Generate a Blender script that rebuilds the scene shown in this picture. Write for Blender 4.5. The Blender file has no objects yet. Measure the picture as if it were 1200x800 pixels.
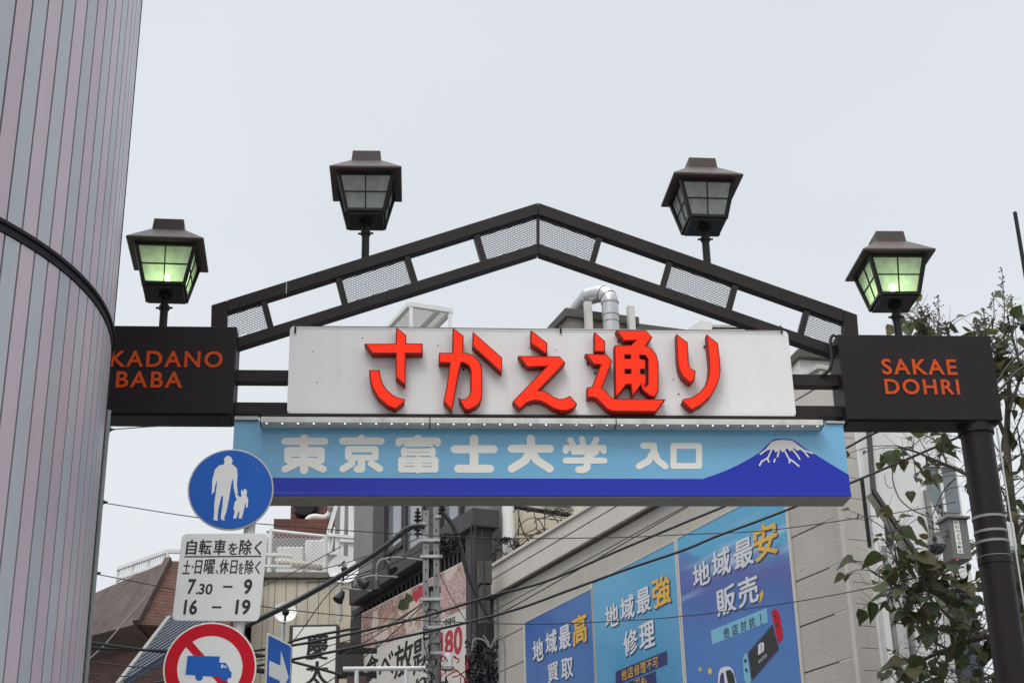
import bpy, math, random
from mathutils import Vector, Matrix
from mathutils.geometry import tessellate_polygon
random.seed(7)
R = math.radians
SC = bpy.context.scene
COL = SC.collection
Z = Vector((0, 0, 1))

# ------------------------------------------------------------------ camera, sky, sun, exposure
CAM_P = Vector((0, 0, 1.6)); PITCH = R(23.073); ROLL = 0.02366; FPX = 1802.0
_f = Vector((0, math.cos(PITCH), math.sin(PITCH))); _r = Vector((1, 0, 0)); _u = _r.cross(_f)
_R = math.cos(ROLL) * _r - math.sin(ROLL) * _u
_U = math.sin(ROLL) * _r + math.cos(ROLL) * _u
cd = bpy.data.cameras.new('camera'); cam = bpy.data.objects.new('camera', cd); COL.objects.link(cam)
cam.matrix_world = Matrix(((_R.x, _U.x, -_f.x, CAM_P.x), (_R.y, _U.y, -_f.y, CAM_P.y), (_R.z, _U.z, -_f.z, CAM_P.z), (0, 0, 0, 1)))
cd.sensor_width = 36; cd.sensor_fit = 'HORIZONTAL'; cd.lens = 36 * FPX / 1200; cd.clip_end = 5000; cd.clip_start = 0.05
SC.camera = cam

SUN_EL, SUN_AZ = 52, 200          # soft bright patch of cloud behind the camera
w = bpy.data.worlds.new('World'); SC.world = w; w.use_nodes = True
nt = w.node_tree; nt.nodes.clear()
out = nt.nodes.new('ShaderNodeOutputWorld'); bg = nt.nodes.new('ShaderNodeBackground'); bg.inputs['Strength'].default_value = 0.1
sky = nt.nodes.new('ShaderNodeTexSky'); sky.sky_type = 'NISHITA'; sky.sun_disc = False
sky.sun_elevation = R(SUN_EL); sky.sun_rotation = R(SUN_AZ)
tc = nt.nodes.new('ShaderNodeTexCoord'); sep = nt.nodes.new('ShaderNodeSeparateXYZ')
rmp = nt.nodes.new('ShaderNodeValToRGB'); cr = rmp.color_ramp
cr.elements[0].position = 0.0; cr.elements[0].color = (.74, .76, .81, 1)
cr.elements[1].position = 1.0; cr.elements[1].color = (1, 1, 1, 1)
for pos, c in ((.28, (.765, .79, .825)), (.45, (.703, .748, .790)), (.62, (.703, .742, .785)), (.8, (.9, .92, .95))):
    e = cr.elements.new(pos); e.color = (*c, 1)
nz = nt.nodes.new('ShaderNodeTexNoise'); nz.inputs['Scale'].default_value = 2.2; nz.inputs['Detail'].default_value = 4
mr = nt.nodes.new('ShaderNodeMapRange'); mr.inputs['From Min'].default_value = .3; mr.inputs['From Max'].default_value = .7
mr.inputs['To Min'].default_value = 9.25; mr.inputs['To Max'].default_value = 9.95
mul = nt.nodes.new('ShaderNodeVectorMath'); mul.operation = 'SCALE'
boost = nt.nodes.new('ShaderNodeMapRange'); boost.inputs['From Min'].default_value = .66; boost.inputs['From Max'].default_value = 1.0
boost.inputs['To Min'].default_value = 1.0; boost.inputs['To Max'].default_value = 2.75
bm_ = nt.nodes.new('ShaderNodeMath'); bm_.operation = 'MULTIPLY'
mix = nt.nodes.new('ShaderNodeMixRGB'); mix.inputs['Fac'].default_value = .96
L = nt.links.new
L(tc.outputs['Generated'], sep.inputs[0]); L(sep.outputs['Z'], rmp.inputs[0]); L(tc.outputs['Generated'], nz.inputs['Vector'])
L(nz.outputs['Fac'], mr.inputs['Value']); L(sep.outputs['Z'], boost.inputs['Value'])
L(mr.outputs[0], bm_.inputs[0]); L(boost.outputs[0], bm_.inputs[1])
L(rmp.outputs[0], mul.inputs[0]); L(bm_.outputs[0], mul.inputs['Scale'])
L(sky.outputs[0], mix.inputs[1]); L(mul.outputs[0], mix.inputs[2]); L(mix.outputs[0], bg.inputs[0]); L(bg.outputs[0], out.inputs[0])

sl = bpy.data.lights.new('sun', 'SUN'); sl.energy = 1.1; sl.angle = R(28); sl.color = (1, .98, .95)
so = bpy.data.objects.new('sun', sl); COL.objects.link(so); so.location = (0, -20, 30)
_sd = Vector((math.sin(R(SUN_AZ)) * math.cos(R(SUN_EL)), math.cos(R(SUN_AZ)) * math.cos(R(SUN_EL)), math.sin(R(SUN_EL))))
so.rotation_euler = _sd.to_track_quat('Z', 'Y').to_euler()
vs = SC.view_settings; vs.view_transform = 'Standard'; vs.look = 'None'; vs.exposure = 0.14; vs.gamma = 1; vs.use_curve_mapping = False

# ------------------------------------------------------------------ helpers
def ray(px, py):
    return _f + _R * ((px - 600) / FPX) - _U * ((py - 400) / FPX)

class Frame:
    """A vertical plane: s runs along it, z is up, n points to the viewer's side."""
    def __init__(self, o, th):
        self.o = Vector((o[0], o[1], 0)); self.u = Vector((math.cos(th), math.sin(th), 0)); self.n = Vector((math.sin(th), -math.cos(th), 0)); self.th = th
    def w(self, s, z, n=0.0):
        return self.o + self.u * s + self.n * n + Z * z
    def hit(self, px, py, n=0.0):
        d = ray(px, py); t = (n - (CAM_P - self.o).dot(self.n)) / d.dot(self.n)
        return CAM_P + d * t
    def px(self, px, py, n=0.0):
        p = self.hit(px, py, n) - self.o
        return (p.dot(self.u), p.z)
    def poly(self, pts, n=0.0):
        return [self.px(a, b, n) for a, b in pts]
    def rect(self, x0, y0, x1, y1, n=0.0):
        q = [self.px(x0, y0, n), self.px(x1, y0, n), self.px(x0, y1, n), self.px(x1, y1, n)]
        return ((q[0][0] + q[2][0]) / 2, (q[1][0] + q[3][0]) / 2, (q[2][1] + q[3][1]) / 2, (q[0][1] + q[1][1]) / 2)  # s0,s1,z0,z1

def lin(c):
    c = c / 255
    return c / 12.92 if c <= .04045 else ((c + .055) / 1.055) ** 2.4
def rgb(r, g, b): return (lin(r), lin(g), lin(b))

MATS = {}
def mat(name, col, rough=.5, metal=0.0, var=.12, scale=3.0, bump=0.0, coat=0.0, streak=0.0, spots=0.0, emit=None, spec=.5, bscale=None, island=0.0,  streak_col=(.05, .045, .04)):
    m = bpy.data.materials.new(name); m.use_nodes = True; t = m.node_tree; b = t.nodes['Principled BSDF']
    b.inputs['Roughness'].default_value = rough; b.inputs['Metallic'].default_value = metal
    b.inputs['Specular IOR Level'].default_value = spec; b.inputs['Coat Weight'].default_value = coat; b.inputs['Coat Roughness'].default_value = .015
    tcn = t.nodes.new('ShaderNodeTexCoord'); l = t.links.new
    n1 = t.nodes.new('ShaderNodeTexNoise'); n1.inputs['Scale'].default_value = scale; n1.inputs['Detail'].default_value = 6; n1.inputs['Roughness'].default_value = .6
    l(tcn.outputs['Object'], n1.inputs['Vector'])
    r1 = t.nodes.new('ShaderNodeMapRange'); r1.inputs['From Min'].default_value = .3; r1.inputs['From Max'].default_value = .7
    r1.inputs['To Min'].default_value = 1 - var; r1.inputs['To Max'].default_value = 1 + var
    l(n1.outputs['Fac'], r1.inputs['Value'])
    sc = t.nodes.new('ShaderNodeVectorMath'); sc.operation = 'SCALE'; sc.inputs[0].default_value = col; l(r1.outputs[0], sc.inputs['Scale'])
    cur = sc.outputs[0]
    if island:
        ge = t.nodes.new('ShaderNodeNewGeometry'); ri = t.nodes.new('ShaderNodeMapRange'); ri.inputs['To Min'].default_value = 1 - island; ri.inputs['To Max'].default_value = 1 + island
        l(ge.outputs['Random Per Island'], ri.inputs['Value']); s2 = t.nodes.new('ShaderNodeVectorMath'); s2.operation = 'SCALE'; l(cur, s2.inputs[0]); l(ri.outputs[0], s2.inputs['Scale']); cur = s2.outputs[0]
    if streak:
        mp = t.nodes.new('ShaderNodeMapping'); mp.inputs['Scale'].default_value = (5, 5, .35); l(tcn.outputs['Object'], mp.inputs[0])
        n2 = t.nodes.new('ShaderNodeTexNoise'); n2.inputs['Scale'].default_value = 1.6; n2.inputs['Detail'].default_value = 8; n2.inputs['Roughness'].default_value = .7; l(mp.outputs[0], n2.inputs['Vector'])
        r2 = t.nodes.new('ShaderNodeMapRange'); r2.inputs['From Min'].default_value = .5; r2.inputs['From Max'].default_value = .8; r2.inputs['To Max'].default_value = streak; l(n2.outputs['Fac'], r2.inputs['Value'])
        mx = t.nodes.new('ShaderNodeMixRGB'); mx.inputs[2].default_value = (*streak_col, 1); l(r2.outputs[0], mx.inputs[0]); l(cur, mx.inputs[1]); cur = mx.outputs[0]
    if spots:
        vo = t.nodes.new('ShaderNodeTexVoronoi'); vo.inputs['Scale'].default_value = 5.5; l(tcn.outputs['Object'], vo.inputs['Vector'])
        r3 = t.nodes.new('ShaderNodeMapRange'); r3.inputs['From Min'].default_value = .022; r3.inputs['From Max'].default_value = .034; r3.inputs['To Min'].default_value = spots; r3.inputs['To Max'].default_value = 0; l(vo.outputs['Distance'], r3.inputs['Value'])
        mx = t.nodes.new('ShaderNodeMixRGB'); mx.inputs[2].default_value = (.06, .055, .05, 1); l(r3.outputs[0], mx.inputs[0]); l(cur, mx.inputs[1]); cur = mx.outputs[0]
    l(cur, b.inputs['Base Color'])
    n3 = t.nodes.new('ShaderNodeTexNoise'); n3.inputs['Scale'].default_value = scale * 4; n3.inputs['Detail'].default_value = 3; l(tcn.outputs['Object'], n3.inputs['Vector'])
    r4 = t.nodes.new('ShaderNodeMapRange'); r4.inputs['To Min'].default_value = max(rough - .1, .02); r4.inputs['To Max'].default_value = min(rough + .1, 1); l(n3.outputs['Fac'], r4.inputs['Value']); l(r4.outputs[0], b.inputs['Roughness'])
    if bump:
        n4 = t.nodes.new('ShaderNodeTexNoise'); n4.inputs['Scale'].default_value = bscale or scale * 12; n4.inputs['Detail'].default_value = 4; l(tcn.outputs['Object'], n4.inputs['Vector'])
        bp = t.nodes.new('ShaderNodeBump'); bp.inputs['Strength'].default_value = bump; bp.inputs['Distance'].default_value = .01; l(n4.outputs['Fac'], bp.inputs['Height']); l(bp.outputs[0], b.inputs['Normal'])
    if emit:
        b.inputs['Emission Color'].default_value = (*emit[0], 1); b.inputs['Emission Strength'].default_value = emit[1]
    MATS[name] = m
    return m

class MB:
    def __init__(self): self.v = []; self.f = []; self.sm = False
    def add(self, vs, fs):
        k = len(self.v); self.v += [Vector(p) for p in vs]; self.f += [tuple(i + k for i in f) for f in fs]; return self
    def box8(self, c):
        return self.add(c, [(0, 3, 2, 1), (4, 5, 6, 7), (0, 1, 5, 4), (1, 2, 6, 5), (2, 3, 7, 6), (3, 0, 4, 7)])
    def box(self, fr, s0, s1, z0, z1, n0, n1):   # n1 > n0, n1 nearest the viewer
        return self.box8([fr.w(s0, z0, n1), fr.w(s1, z0, n1), fr.w(s1, z0, n0), fr.w(s0, z0, n0), fr.w(s0, z1, n1), fr.w(s1, z1, n1), fr.w(s1, z1, n0), fr.w(s0, z1, n0)])
    def abox(self, x0, x1, y0, y1, z0, z1):
        return self.box8([(x0, y0, z0), (x1, y0, z0), (x1, y1, z0), (x0, y1, z0), (x0, y0, z1), (x1, y0, z1), (x1, y1, z1), (x0, y1, z1)])
    def prism(self, fr, pts, n0, n1, holes=()):
        loops = [list(pts)] + [list(h) for h in holes]
        flat = [p for lp in loops for p in lp]
        tris = tessellate_polygon([[Vector((p[0], p[1], 0)) for p in lp] for lp in loops])
        N = len(flat)
        vs = [fr.w(p[0], p[1], n1) for p in flat] + [fr.w(p[0], p[1], n0) for p in flat]
        fs = []
        for a, b, c in tris:
            A = (flat[b][0] - flat[a][0]) * (flat[c][1] - flat[a][1]) - (flat[b][1] - flat[a][1]) * (flat[c][0] - flat[a][0])
            if A < 0: b, c = c, b
            fs += [(a, b, c), (a + N, c + N, b + N)]
        k = 0
        for li, lp in enumerate(loops):
            m = len(lp); ar = sum(lp[i][0] * lp[(i + 1) % m][1] - lp[(i + 1) % m][0] * lp[i][1] for i in range(m))
            ccw = (ar > 0) == (li == 0)
            for i in range(m):
                a, b = k + i, k + (i + 1) % m
                fs.append((a, a + N, b + N, b) if ccw else (a, b, b + N, a + N))
            k += m
        return self.add(vs, fs)
    def sheet(self, fr, pts, n):
        m = len(pts); tris = tessellate_polygon([[Vector((p[0], p[1], 0)) for p in pts]])
        return self.add([fr.w(p[0], p[1], n) for p in pts], tris)
    def tube(self, pts, r, k=8, cap=True, r1=None):
        pts = [Vector(p) for p in pts]; n = len(pts); rings = []; ref = None
        for i, p in enumerate(pts):
            d = (pts[min(i + 1, n - 1)] - pts[max(i - 1, 0)]).normalized()
            if ref is None: ref = d.orthogonal().normalized()
            ref = (ref - d * ref.dot(d)).normalized(); b = d.cross(ref)
            rr = r if r1 is None else r + (r1 - r) * i / (n - 1)
            rings.append([p + (ref * math.cos(2 * math.pi * j / k) + b * math.sin(2 * math.pi * j / k)) * rr for j in range(k)])
        vs = [q for rg in rings for q in rg]; fs = []
        for i in range(n - 1):
            for j in range(k): fs.append((i * k + j, i * k + (j + 1) % k, (i + 1) * k + (j + 1) % k, (i + 1) * k + j))
        if cap: fs += [tuple(reversed(range(k))), tuple(range((n - 1) * k, n * k))]
        return self.add(vs, fs)
    def bar(self, a, b, wd, hd, up=Z):
        a, b = Vector(a), Vector(b); d = (b - a).normalized(); s = d.cross(up).normalized(); t = s.cross(d)
        s = s * wd / 2; t = t * hd / 2
        return self.box8([a - s - t, a + s - t, b + s - t, b - s - t, a - s + t, a + s + t, b + s + t, b - s + t])
    def ball(self, c, r, k=10, h=6, sz=1.0, zmin=-1.0):
        c = Vector(c); vs = []; fs = []
        for i in range(h + 1):
            a = -math.pi / 2 + math.pi * i / h
            zz = max(math.sin(a), zmin)
            for j in range(k): vs.append(c + Vector((math.cos(a) * math.cos(2 * math.pi * j / k) * r, math.cos(a) * math.sin(2 * math.pi * j / k) * r, zz * r * sz)))
        for i in range(h):
            for j in range(k): fs.append((i * k + j, i * k + (j + 1) % k, (i + 1) * k + (j + 1) % k, (i + 1) * k + j))
        return self.add(vs, fs)
    def build(self, name, m, parent=None, bevel=0, smooth=False, origin=None, loc=None):
        root = parent
        o_ = Vector((0, 0, 0))
        if root is not None:
            while root.parent: root = root.parent
            if not root.get('_proto'): o_ = root.location.copy()
        elif origin is not None: o_ = Vector(origin)
        elif not loc and self.v:
            n = len(self.v); o_ = Vector((sum(p.x for p in self.v) / n, sum(p.y for p in self.v) / n, min(p.z for p in self.v)))
        me = bpy.data.meshes.new(name); me.from_pydata([p - o_ for p in self.v], [], self.f); me.materials.append(m)
        if smooth:
            me.polygons.foreach_set('use_smooth', [True] * len(me.polygons))
            try: me.set_sharp_from_angle(angle=R(40))
            except Exception: pass
        o = bpy.data.objects.new(name, me); COL.objects.link(o)
        if parent is not None: o.parent = parent
        else: o.location = o_
        if bevel:
            bv = o.modifiers.new('bevel', 'BEVEL'); bv.width = bevel; bv.segments = 2; bv.limit_method = 'ANGLE'; bv.angle_limit = R(50)
        me.update()
        return o

def tag(o, label, cat, group=None, kind=None):
    o['label'] = label; o['category'] = cat
    if group: o['group'] = group
    if kind: o['kind'] = kind
    return o
def thing(name, label, cat, loc, group=None, proto=False):
    o = bpy.data.objects.new(name, None); COL.objects.link(o); o.location = loc; o.empty_display_size = .2
    tag(o, label, cat, group)
    if proto: o['_proto'] = 1
    return o
def copy_tree(o, parent=None):
    c = o.copy(); COL.objects.link(c)
    if parent is not None: c.parent = parent
    for ch in list(o.children): copy_tree(ch, c)
    return c
def structure(o): o['kind'] = 'structure'; return o

_TXT = {}
def text_geo(s, off=0.0, spacing=1.0):
    key = (s, off, spacing)
    if key in _TXT: return _TXT[key]
    c = bpy.data.curves.new('t', 'FONT'); c.body = s; c.offset = off; c.space_character = spacing; c.resolution_u = 4
    o = bpy.data.objects.new('t', c); COL.objects.link(o); bpy.context.view_layer.update()
    ev = o.evaluated_get(bpy.context.evaluated_depsgraph_get()); me = ev.to_mesh()
    vs = [(p.co.x, p.co.y) for p in me.vertices]; fs = [tuple(p.vertices) for p in me.polygons]
    ev.to_mesh_clear(); bpy.data.objects.remove(o); bpy.data.curves.remove(c)
    x0 = min(p[0] for p in vs); x1 = max(p[0] for p in vs); y0 = min(p[1] for p in vs); y1 = max(p[1] for p in vs)
    vs = [((a - x0) / (x1 - x0), (b - y0) / (y1 - y0)) for a, b in vs]
    _TXT[key] = (vs, fs); return _TXT[key]
def put_text(mb, fr, s, s0, s1, z0, z1, n, off=0.0, spacing=1.0, shear=0.0, rise=0.0, thick=0.0):
    """flat (or slightly raised) lettering filling a rectangle of the frame's plane"""
    if off and ord(s[0]) > 0x2000:      # dense characters: embolden by stacking shifted copies, each a hair prouder
        h = z1 - z0; bx, bz = off * h, off * h * .6
        for k, (dx, dz) in enumerate(((0, 0), (-bx, 0), (bx, 0), (0, -bz), (0, bz), (-bx * .5, bz * .5), (bx * .5, -bz * .5))):
            put_text(mb, fr, s, s0 + dx, s1 + dx, z0 + dz, z1 + dz, n + k * .00012, 0.0, spacing, shear, rise)
        return mb
    vs, fs = text_geo(s, off, spacing)
    P = [fr.w(s0 + (s1 - s0) * a + shear * (z1 - z0) * b, z0 + (z1 - z0) * b + rise * a, n) for a, b in vs]
    mb.add(P, fs)
    if thick:
        Q = [p - fr.n * thick for p in P]; cnt = {}
        for f in fs:
            for i in range(len(f)):
                a, b = f[i], f[(i + 1) % len(f)]; cnt[(a, b)] = cnt.get((a, b), 0) + 1
        edges = [(a, b) for (a, b) in cnt if (b, a) not in cnt]
        mb.add(P + Q, [(a, a + len(P), b + len(P), b) for a, b in edges])
    return mb
def glyph_px(mb, fr, ch, x0, y0, x1, y1, n, off=.02, slope=0.0):
    cx, cy = (x0 + x1) / 2, (y0 + y1) / 2; hp = (y1 - y0) - slope * (x1 - x0)
    a = fr.px(x0, cy, n); b = fr.px(x1, cy, n); t = fr.px(cx, cy - hp / 2, n); d = fr.px(cx, cy + hp / 2, n)
    return put_text(mb, fr, ch, a[0], b[0], d[1], t[1], n, off)
def clip_seg(p, q, poly):
    """segment p-q clipped to a convex ccw polygon"""
    t0, t1 = 0.0, 1.0; d = (q[0] - p[0], q[1] - p[1]); m = len(poly)
    for i in range(m):
        a, b = poly[i], poly[(i + 1) % m]; e = (b[0] - a[0], b[1] - a[1])
        num = e[0] * (p[1] - a[1]) - e[1] * (p[0] - a[0]); den = e[0] * d[1] - e[1] * d[0]
        if abs(den) < 1e-12:
            if num < 0: return None
            continue
        t = -num / den
        if den > 0: t0 = max(t0, t)
        else: t1 = min(t1, t)
    if t0 >= t1: return None
    return ((p[0] + d[0] * t0, p[1] + d[1] * t0), (p[0] + d[0] * t1, p[1] + d[1] * t1))
def diamond_mesh(mb, fr, poly, n, dx, dz, wd, tilt=0.0):
    """expanded-metal lattice filling a convex polygon of the frame's plane"""
    m = len(poly); ar = sum(poly[i][0] * poly[(i + 1) % m][1] - poly[(i + 1) % m][0] * poly[i][1] for i in range(m))
    if ar < 0: poly = poly[::-1]
    cx = sum(p[0] for p in poly) / m; cz = sum(p[1] for p in poly) / m; Rm = max(math.hypot(p[0] - cx, p[1] - cz) for p in poly)
    for fam, sg in ((0, 1), (1, -1)):
        a = math.atan2(dz, dx) * sg + tilt; d = (math.cos(a), math.sin(a)); nn = (-d[1], d[0]); step = dx * dz / math.hypot(dx, dz)
        k = int(Rm / step) + 2
        for i in range(-k, k + 1):
            o = (cx + nn[0] * step * i, cz + nn[1] * step * i)
            c = clip_seg((o[0] - d[0] * Rm * 1.5, o[1] - d[1] * Rm * 1.5), (o[0] + d[0] * Rm * 1.5, o[1] + d[1] * Rm * 1.5), poly)
            if c and math.hypot(c[0][0] - c[1][0], c[0][1] - c[1][1]) > .01:
                mb.bar(fr.w(*c[0], n + fam * wd * .9), fr.w(*c[1], n + fam * wd * .9), wd * .8, wd, up=fr.n)
def inset(pts, d):
    m = len(pts); ar = sum(pts[i][0] * pts[(i + 1) % m][1] - pts[(i + 1) % m][0] * pts[i][1] for i in range(m)); sg = 1 if ar > 0 else -1
    out_ = []
    for i in range(m):
        p0, p1, p2 = pts[i - 1], pts[i], pts[(i + 1) % m]
        a = Vector((p1[0] - p0[0], p1[1] - p0[1])).normalized(); b = Vector((p2[0] - p1[0], p2[1] - p1[1])).normalized()
        na = Vector((-a.y, a.x)) * sg; nb = Vector((-b.y, b.x)) * sg; h = na + nb
        if h.length < 1e-4: h = na
        h.normalize(); k = d / max(h.dot(na), .45)
        out_.append((p1[0] + h.x * k, p1[1] + h.y * k))
    return out_
def rrect(s0, s1, z0, z1, r, k=5):
    pts = []
    for cx, cz, a0 in ((s1 - r, z0 + r, -90), (s1 - r, z1 - r, 0), (s0 + r, z1 - r, 90), (s0 + r, z0 + r, 180)):
        for i in range(k + 1): a = R(a0 + 90 * i / k); pts.append((cx + r * math.cos(a), cz + r * math.sin(a)))
    return pts
def circ(cx, cz, r, k=48, a0=0, a1=360):
    return [(cx + r * math.cos(R(a0 + (a1 - a0) * i / k)), cz + r * math.sin(R(a0 + (a1 - a0) * i / k))) for i in range(k if a1 - a0 == 360 else k + 1)]
def capsule(p, q, wd, k=7):
    a = math.atan2(q[1] - p[1], q[0] - p[0]); r = wd / 2; pts = []
    for c, b in ((q, a - math.pi / 2), (p, a + math.pi / 2)):
        for i in range(k + 1): t = b + math.pi * i / k; pts.append((c[0] + r * math.cos(t), c[1] + r * math.sin(t)))
    return pts
def sag(a, b, drop, k=24):
    a, b = Vector(a), Vector(b)
    return [a.lerp(b, i / k) - Z * (drop * 4 * (i / k) * (1 - i / k)) for i in range(k + 1)]
def smooth_path(pts, k=6):
    pts = [Vector(p) for p in pts]; o = []
    for i in range(len(pts) - 1):
        p0 = pts[max(i - 1, 0)]; p1 = pts[i]; p2 = pts[i + 1]; p3 = pts[min(i + 2, len(pts) - 1)]
        for j in range(k):
            t = j / k
            o.append(.5 * ((2 * p1) + (p2 - p0) * t + (2 * p0 - 5 * p1 + 4 * p2 - p3) * t * t + (3 * p1 - p0 - 3 * p2 + p3) * t ** 3))
    o.append(pts[-1]); return o

# ------------------------------------------------------------------ materials
STEEL = mat('dark_steel', rgb(39, 31, 30), .5, .0, .22, 3.5, spec=.3, streak=.35, streak_col=(.045, .04, .04), bump=.12)
STEEL2 = mat('sign_box_paint', rgb(35, 28, 31), .5, .0, .16, 1.8, spec=.25, streak=.25, streak_col=(.035, .032, .032))
BLACKM = mat('black_metal', rgb(30, 28, 28), .5, .0, .15, 5, spec=.3)
MESHM = mat('mesh_metal', rgb(92, 92, 92), .5, .3, .1)
ROOFL = mat('lantern_roof_paint', rgb(74, 64, 60), .5, .0, .18, 5, spec=.35, streak=.3)
WHITE = mat('white_panel', rgb(236, 235, 233), .5, 0, .03, 1.2, spec=.3, spots=.6, streak=.14, streak_col=(.35, .34, .32))
RED = mat('red_acrylic', (1.0, .036, .012), .4, 0, .02, 4, spec=.1, emit=((1, .035, .012), .34))   # lit channel letters
REDEDGE = mat('red_trim', rgb(150, 34, 20), .5, 0, .1, 4, spec=.2)
ORANGE = mat('orange_letter', rgb(212, 80, 26), .5, 0, .08, 6, spec=.2)
SKYB = mat('sky_blue_print', rgb(116, 180, 216), .3, 0, .06, .8, spec=.2, coat=1.0, streak=.18, streak_col=(.16, .27, .34))
DEEPB = mat('deep_blue_print', rgb(20, 44, 176), .3, 0, .05, .8, spec=.2, coat=.5)
PWHITE = mat('white_print', rgb(240, 238, 228), .3, 0, .03, 3, coat=.2, spots=.3)
ALU = mat('aluminium', rgb(176, 174, 170), .4, .5, .1, 6)
ALUD = mat('weathered_aluminium', rgb(214, 213, 206), .55, .0, .12, 6, streak=.45, streak_col=(.12, .11, .1))
UNDER = mat('grey_soffit', rgb(150, 146, 140), .5, .2, .15, 2, streak=.2)
LED = mat('led', rgb(240, 240, 235), .3, emit=((1, 1, .95), 3.0))
ROADB = mat('road_sign_blue', rgb(28, 92, 180), .45, 0, .05, 3, spec=.25)
ROADR = mat('road_sign_red', rgb(196, 8, 34), .45, 0, .05, 3, spec=.2)
ROADW = mat('road_sign_white', rgb(224, 224, 220), .4, 0, .04, 4, spots=.2)
BLKP = mat('black_print', rgb(28, 28, 30), .5)
POLEW = mat('pole_white', rgb(196, 194, 190), .45, 0, .08, 4, streak=.2)
CABLE = mat('cable_black', rgb(36, 36, 38), .55)
TPINK = mat('tower_pink', rgb(189, 175, 183), .36, .15, .08, .7, streak=.25, streak_col=(.32, .29, .30), island=.06, bump=.04)
TGREY = mat('tower_grey', rgb(175, 179, 184), .36, .15, .08, .7, streak=.25, streak_col=(.29, .30, .31), island=.06, bump=.04)
JOINT = mat('tower_joint', rgb(42, 38, 44), .7, spec=.2)
SIDING = mat('beige_siding', rgb(186, 181, 172), .85, 0, .07, 1.0, bump=.6, bscale=38, streak=.3, spec=.2, streak_col=(.28, .25, .22))
SIDTRIM = mat('beige_trim', rgb(206, 200, 191), .65, 0, .05, 1.5, streak=.25, streak_col=(.27, .25, .22))
GROOVE = mat('groove_dark', rgb(84, 78, 72), .9)
CREAM = mat('cream_wall', rgb(214, 207, 186), .8, 0, .10, .8, streak=.65, streak_col=(.17, .14, .1), bump=.2)
WWALL = mat('white_wall', rgb(226, 226, 224), .7, 0, .06, .7, streak=.28, streak_col=(.33, .33, .33), bump=.15)
DKWOOD = mat('dark_facade', rgb(62, 57, 58), .6, 0, .12, 3, bump=.1)
GREYWALL = mat('grey_panel', rgb(128, 126, 124), .6, 0, .1, 2, streak=.3)
CONC = mat('concrete', rgb(128, 122, 114), .85, 0, .12, 1.5, streak=.5, bump=.4)
CAPC = mat('concrete_cap', rgb(86, 84, 80), .8, 0, .15, 2, streak=.3)
GALV = mat('galvanised', rgb(190, 190, 190), .38, .7, .1, 6)
CHAN = mat('pole_steel', rgb(138, 140, 137), .55, .15, .12, 5, streak=.25)
GLASSD = mat('window_glass', rgb(120, 128, 132), .08, 0, .15, .6, coat=.6)
SHADEK = mat('recess_shade', rgb(34, 34, 36), .3)  # near-black colour painted in for the shade beneath the stair
BROWN = mat('dark_brown_parapet', rgb(88, 74, 69), .85, 0, .38, 2.4, streak=.75, streak_col=(.03, .026, .024), bump=.5)
CORR = mat('corrugated_blue', rgb(66, 73, 86), .55, .1, .15, 2, streak=.4)
ASPH = mat('asphalt', (.05, .05, .052), .9, 0, .2, 4, bump=.6)
PAVE = mat('paving', (.26, .25, .24), .85, 0, .12, 3, bump=.3)
GROUND = mat('ground', (.16, .155, .15), .9, 0, .15, .2)
BARK = mat('bark', rgb(92, 86, 78), .9, 0, .25, 8, bump=.6)
SEED = mat('seed_head', rgb(96, 88, 74), .85, 0, .25, 9)
CAMG = mat('camera_box_grey', rgb(112, 110, 108), .5, .1, .08, 5)
BILLW = mat('billboard_white', rgb(206, 202, 194), .55, 0, .06, 1.5, streak=.25, streak_col=(.3, .28, .25), spec=.25)
GOLD = mat('poster_gold', rgb(226, 176, 54), .4, 0, .08, 3)
PCYAN = mat('poster_cyan', rgb(120, 182, 205), .4, 0, .05, 2)
PNAVY = mat('poster_navy', rgb(36, 44, 104), .4, 0, .05, 2)
PTXT = mat('poster_text_white', rgb(214, 216, 222), .5, 0, .04, 2, spec=.2)
PSHAD = mat('poster_text_outline', rgb(38, 52, 92), .4)
REDP = mat('red_brush_print', rgb(176, 34, 52), .5)

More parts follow.
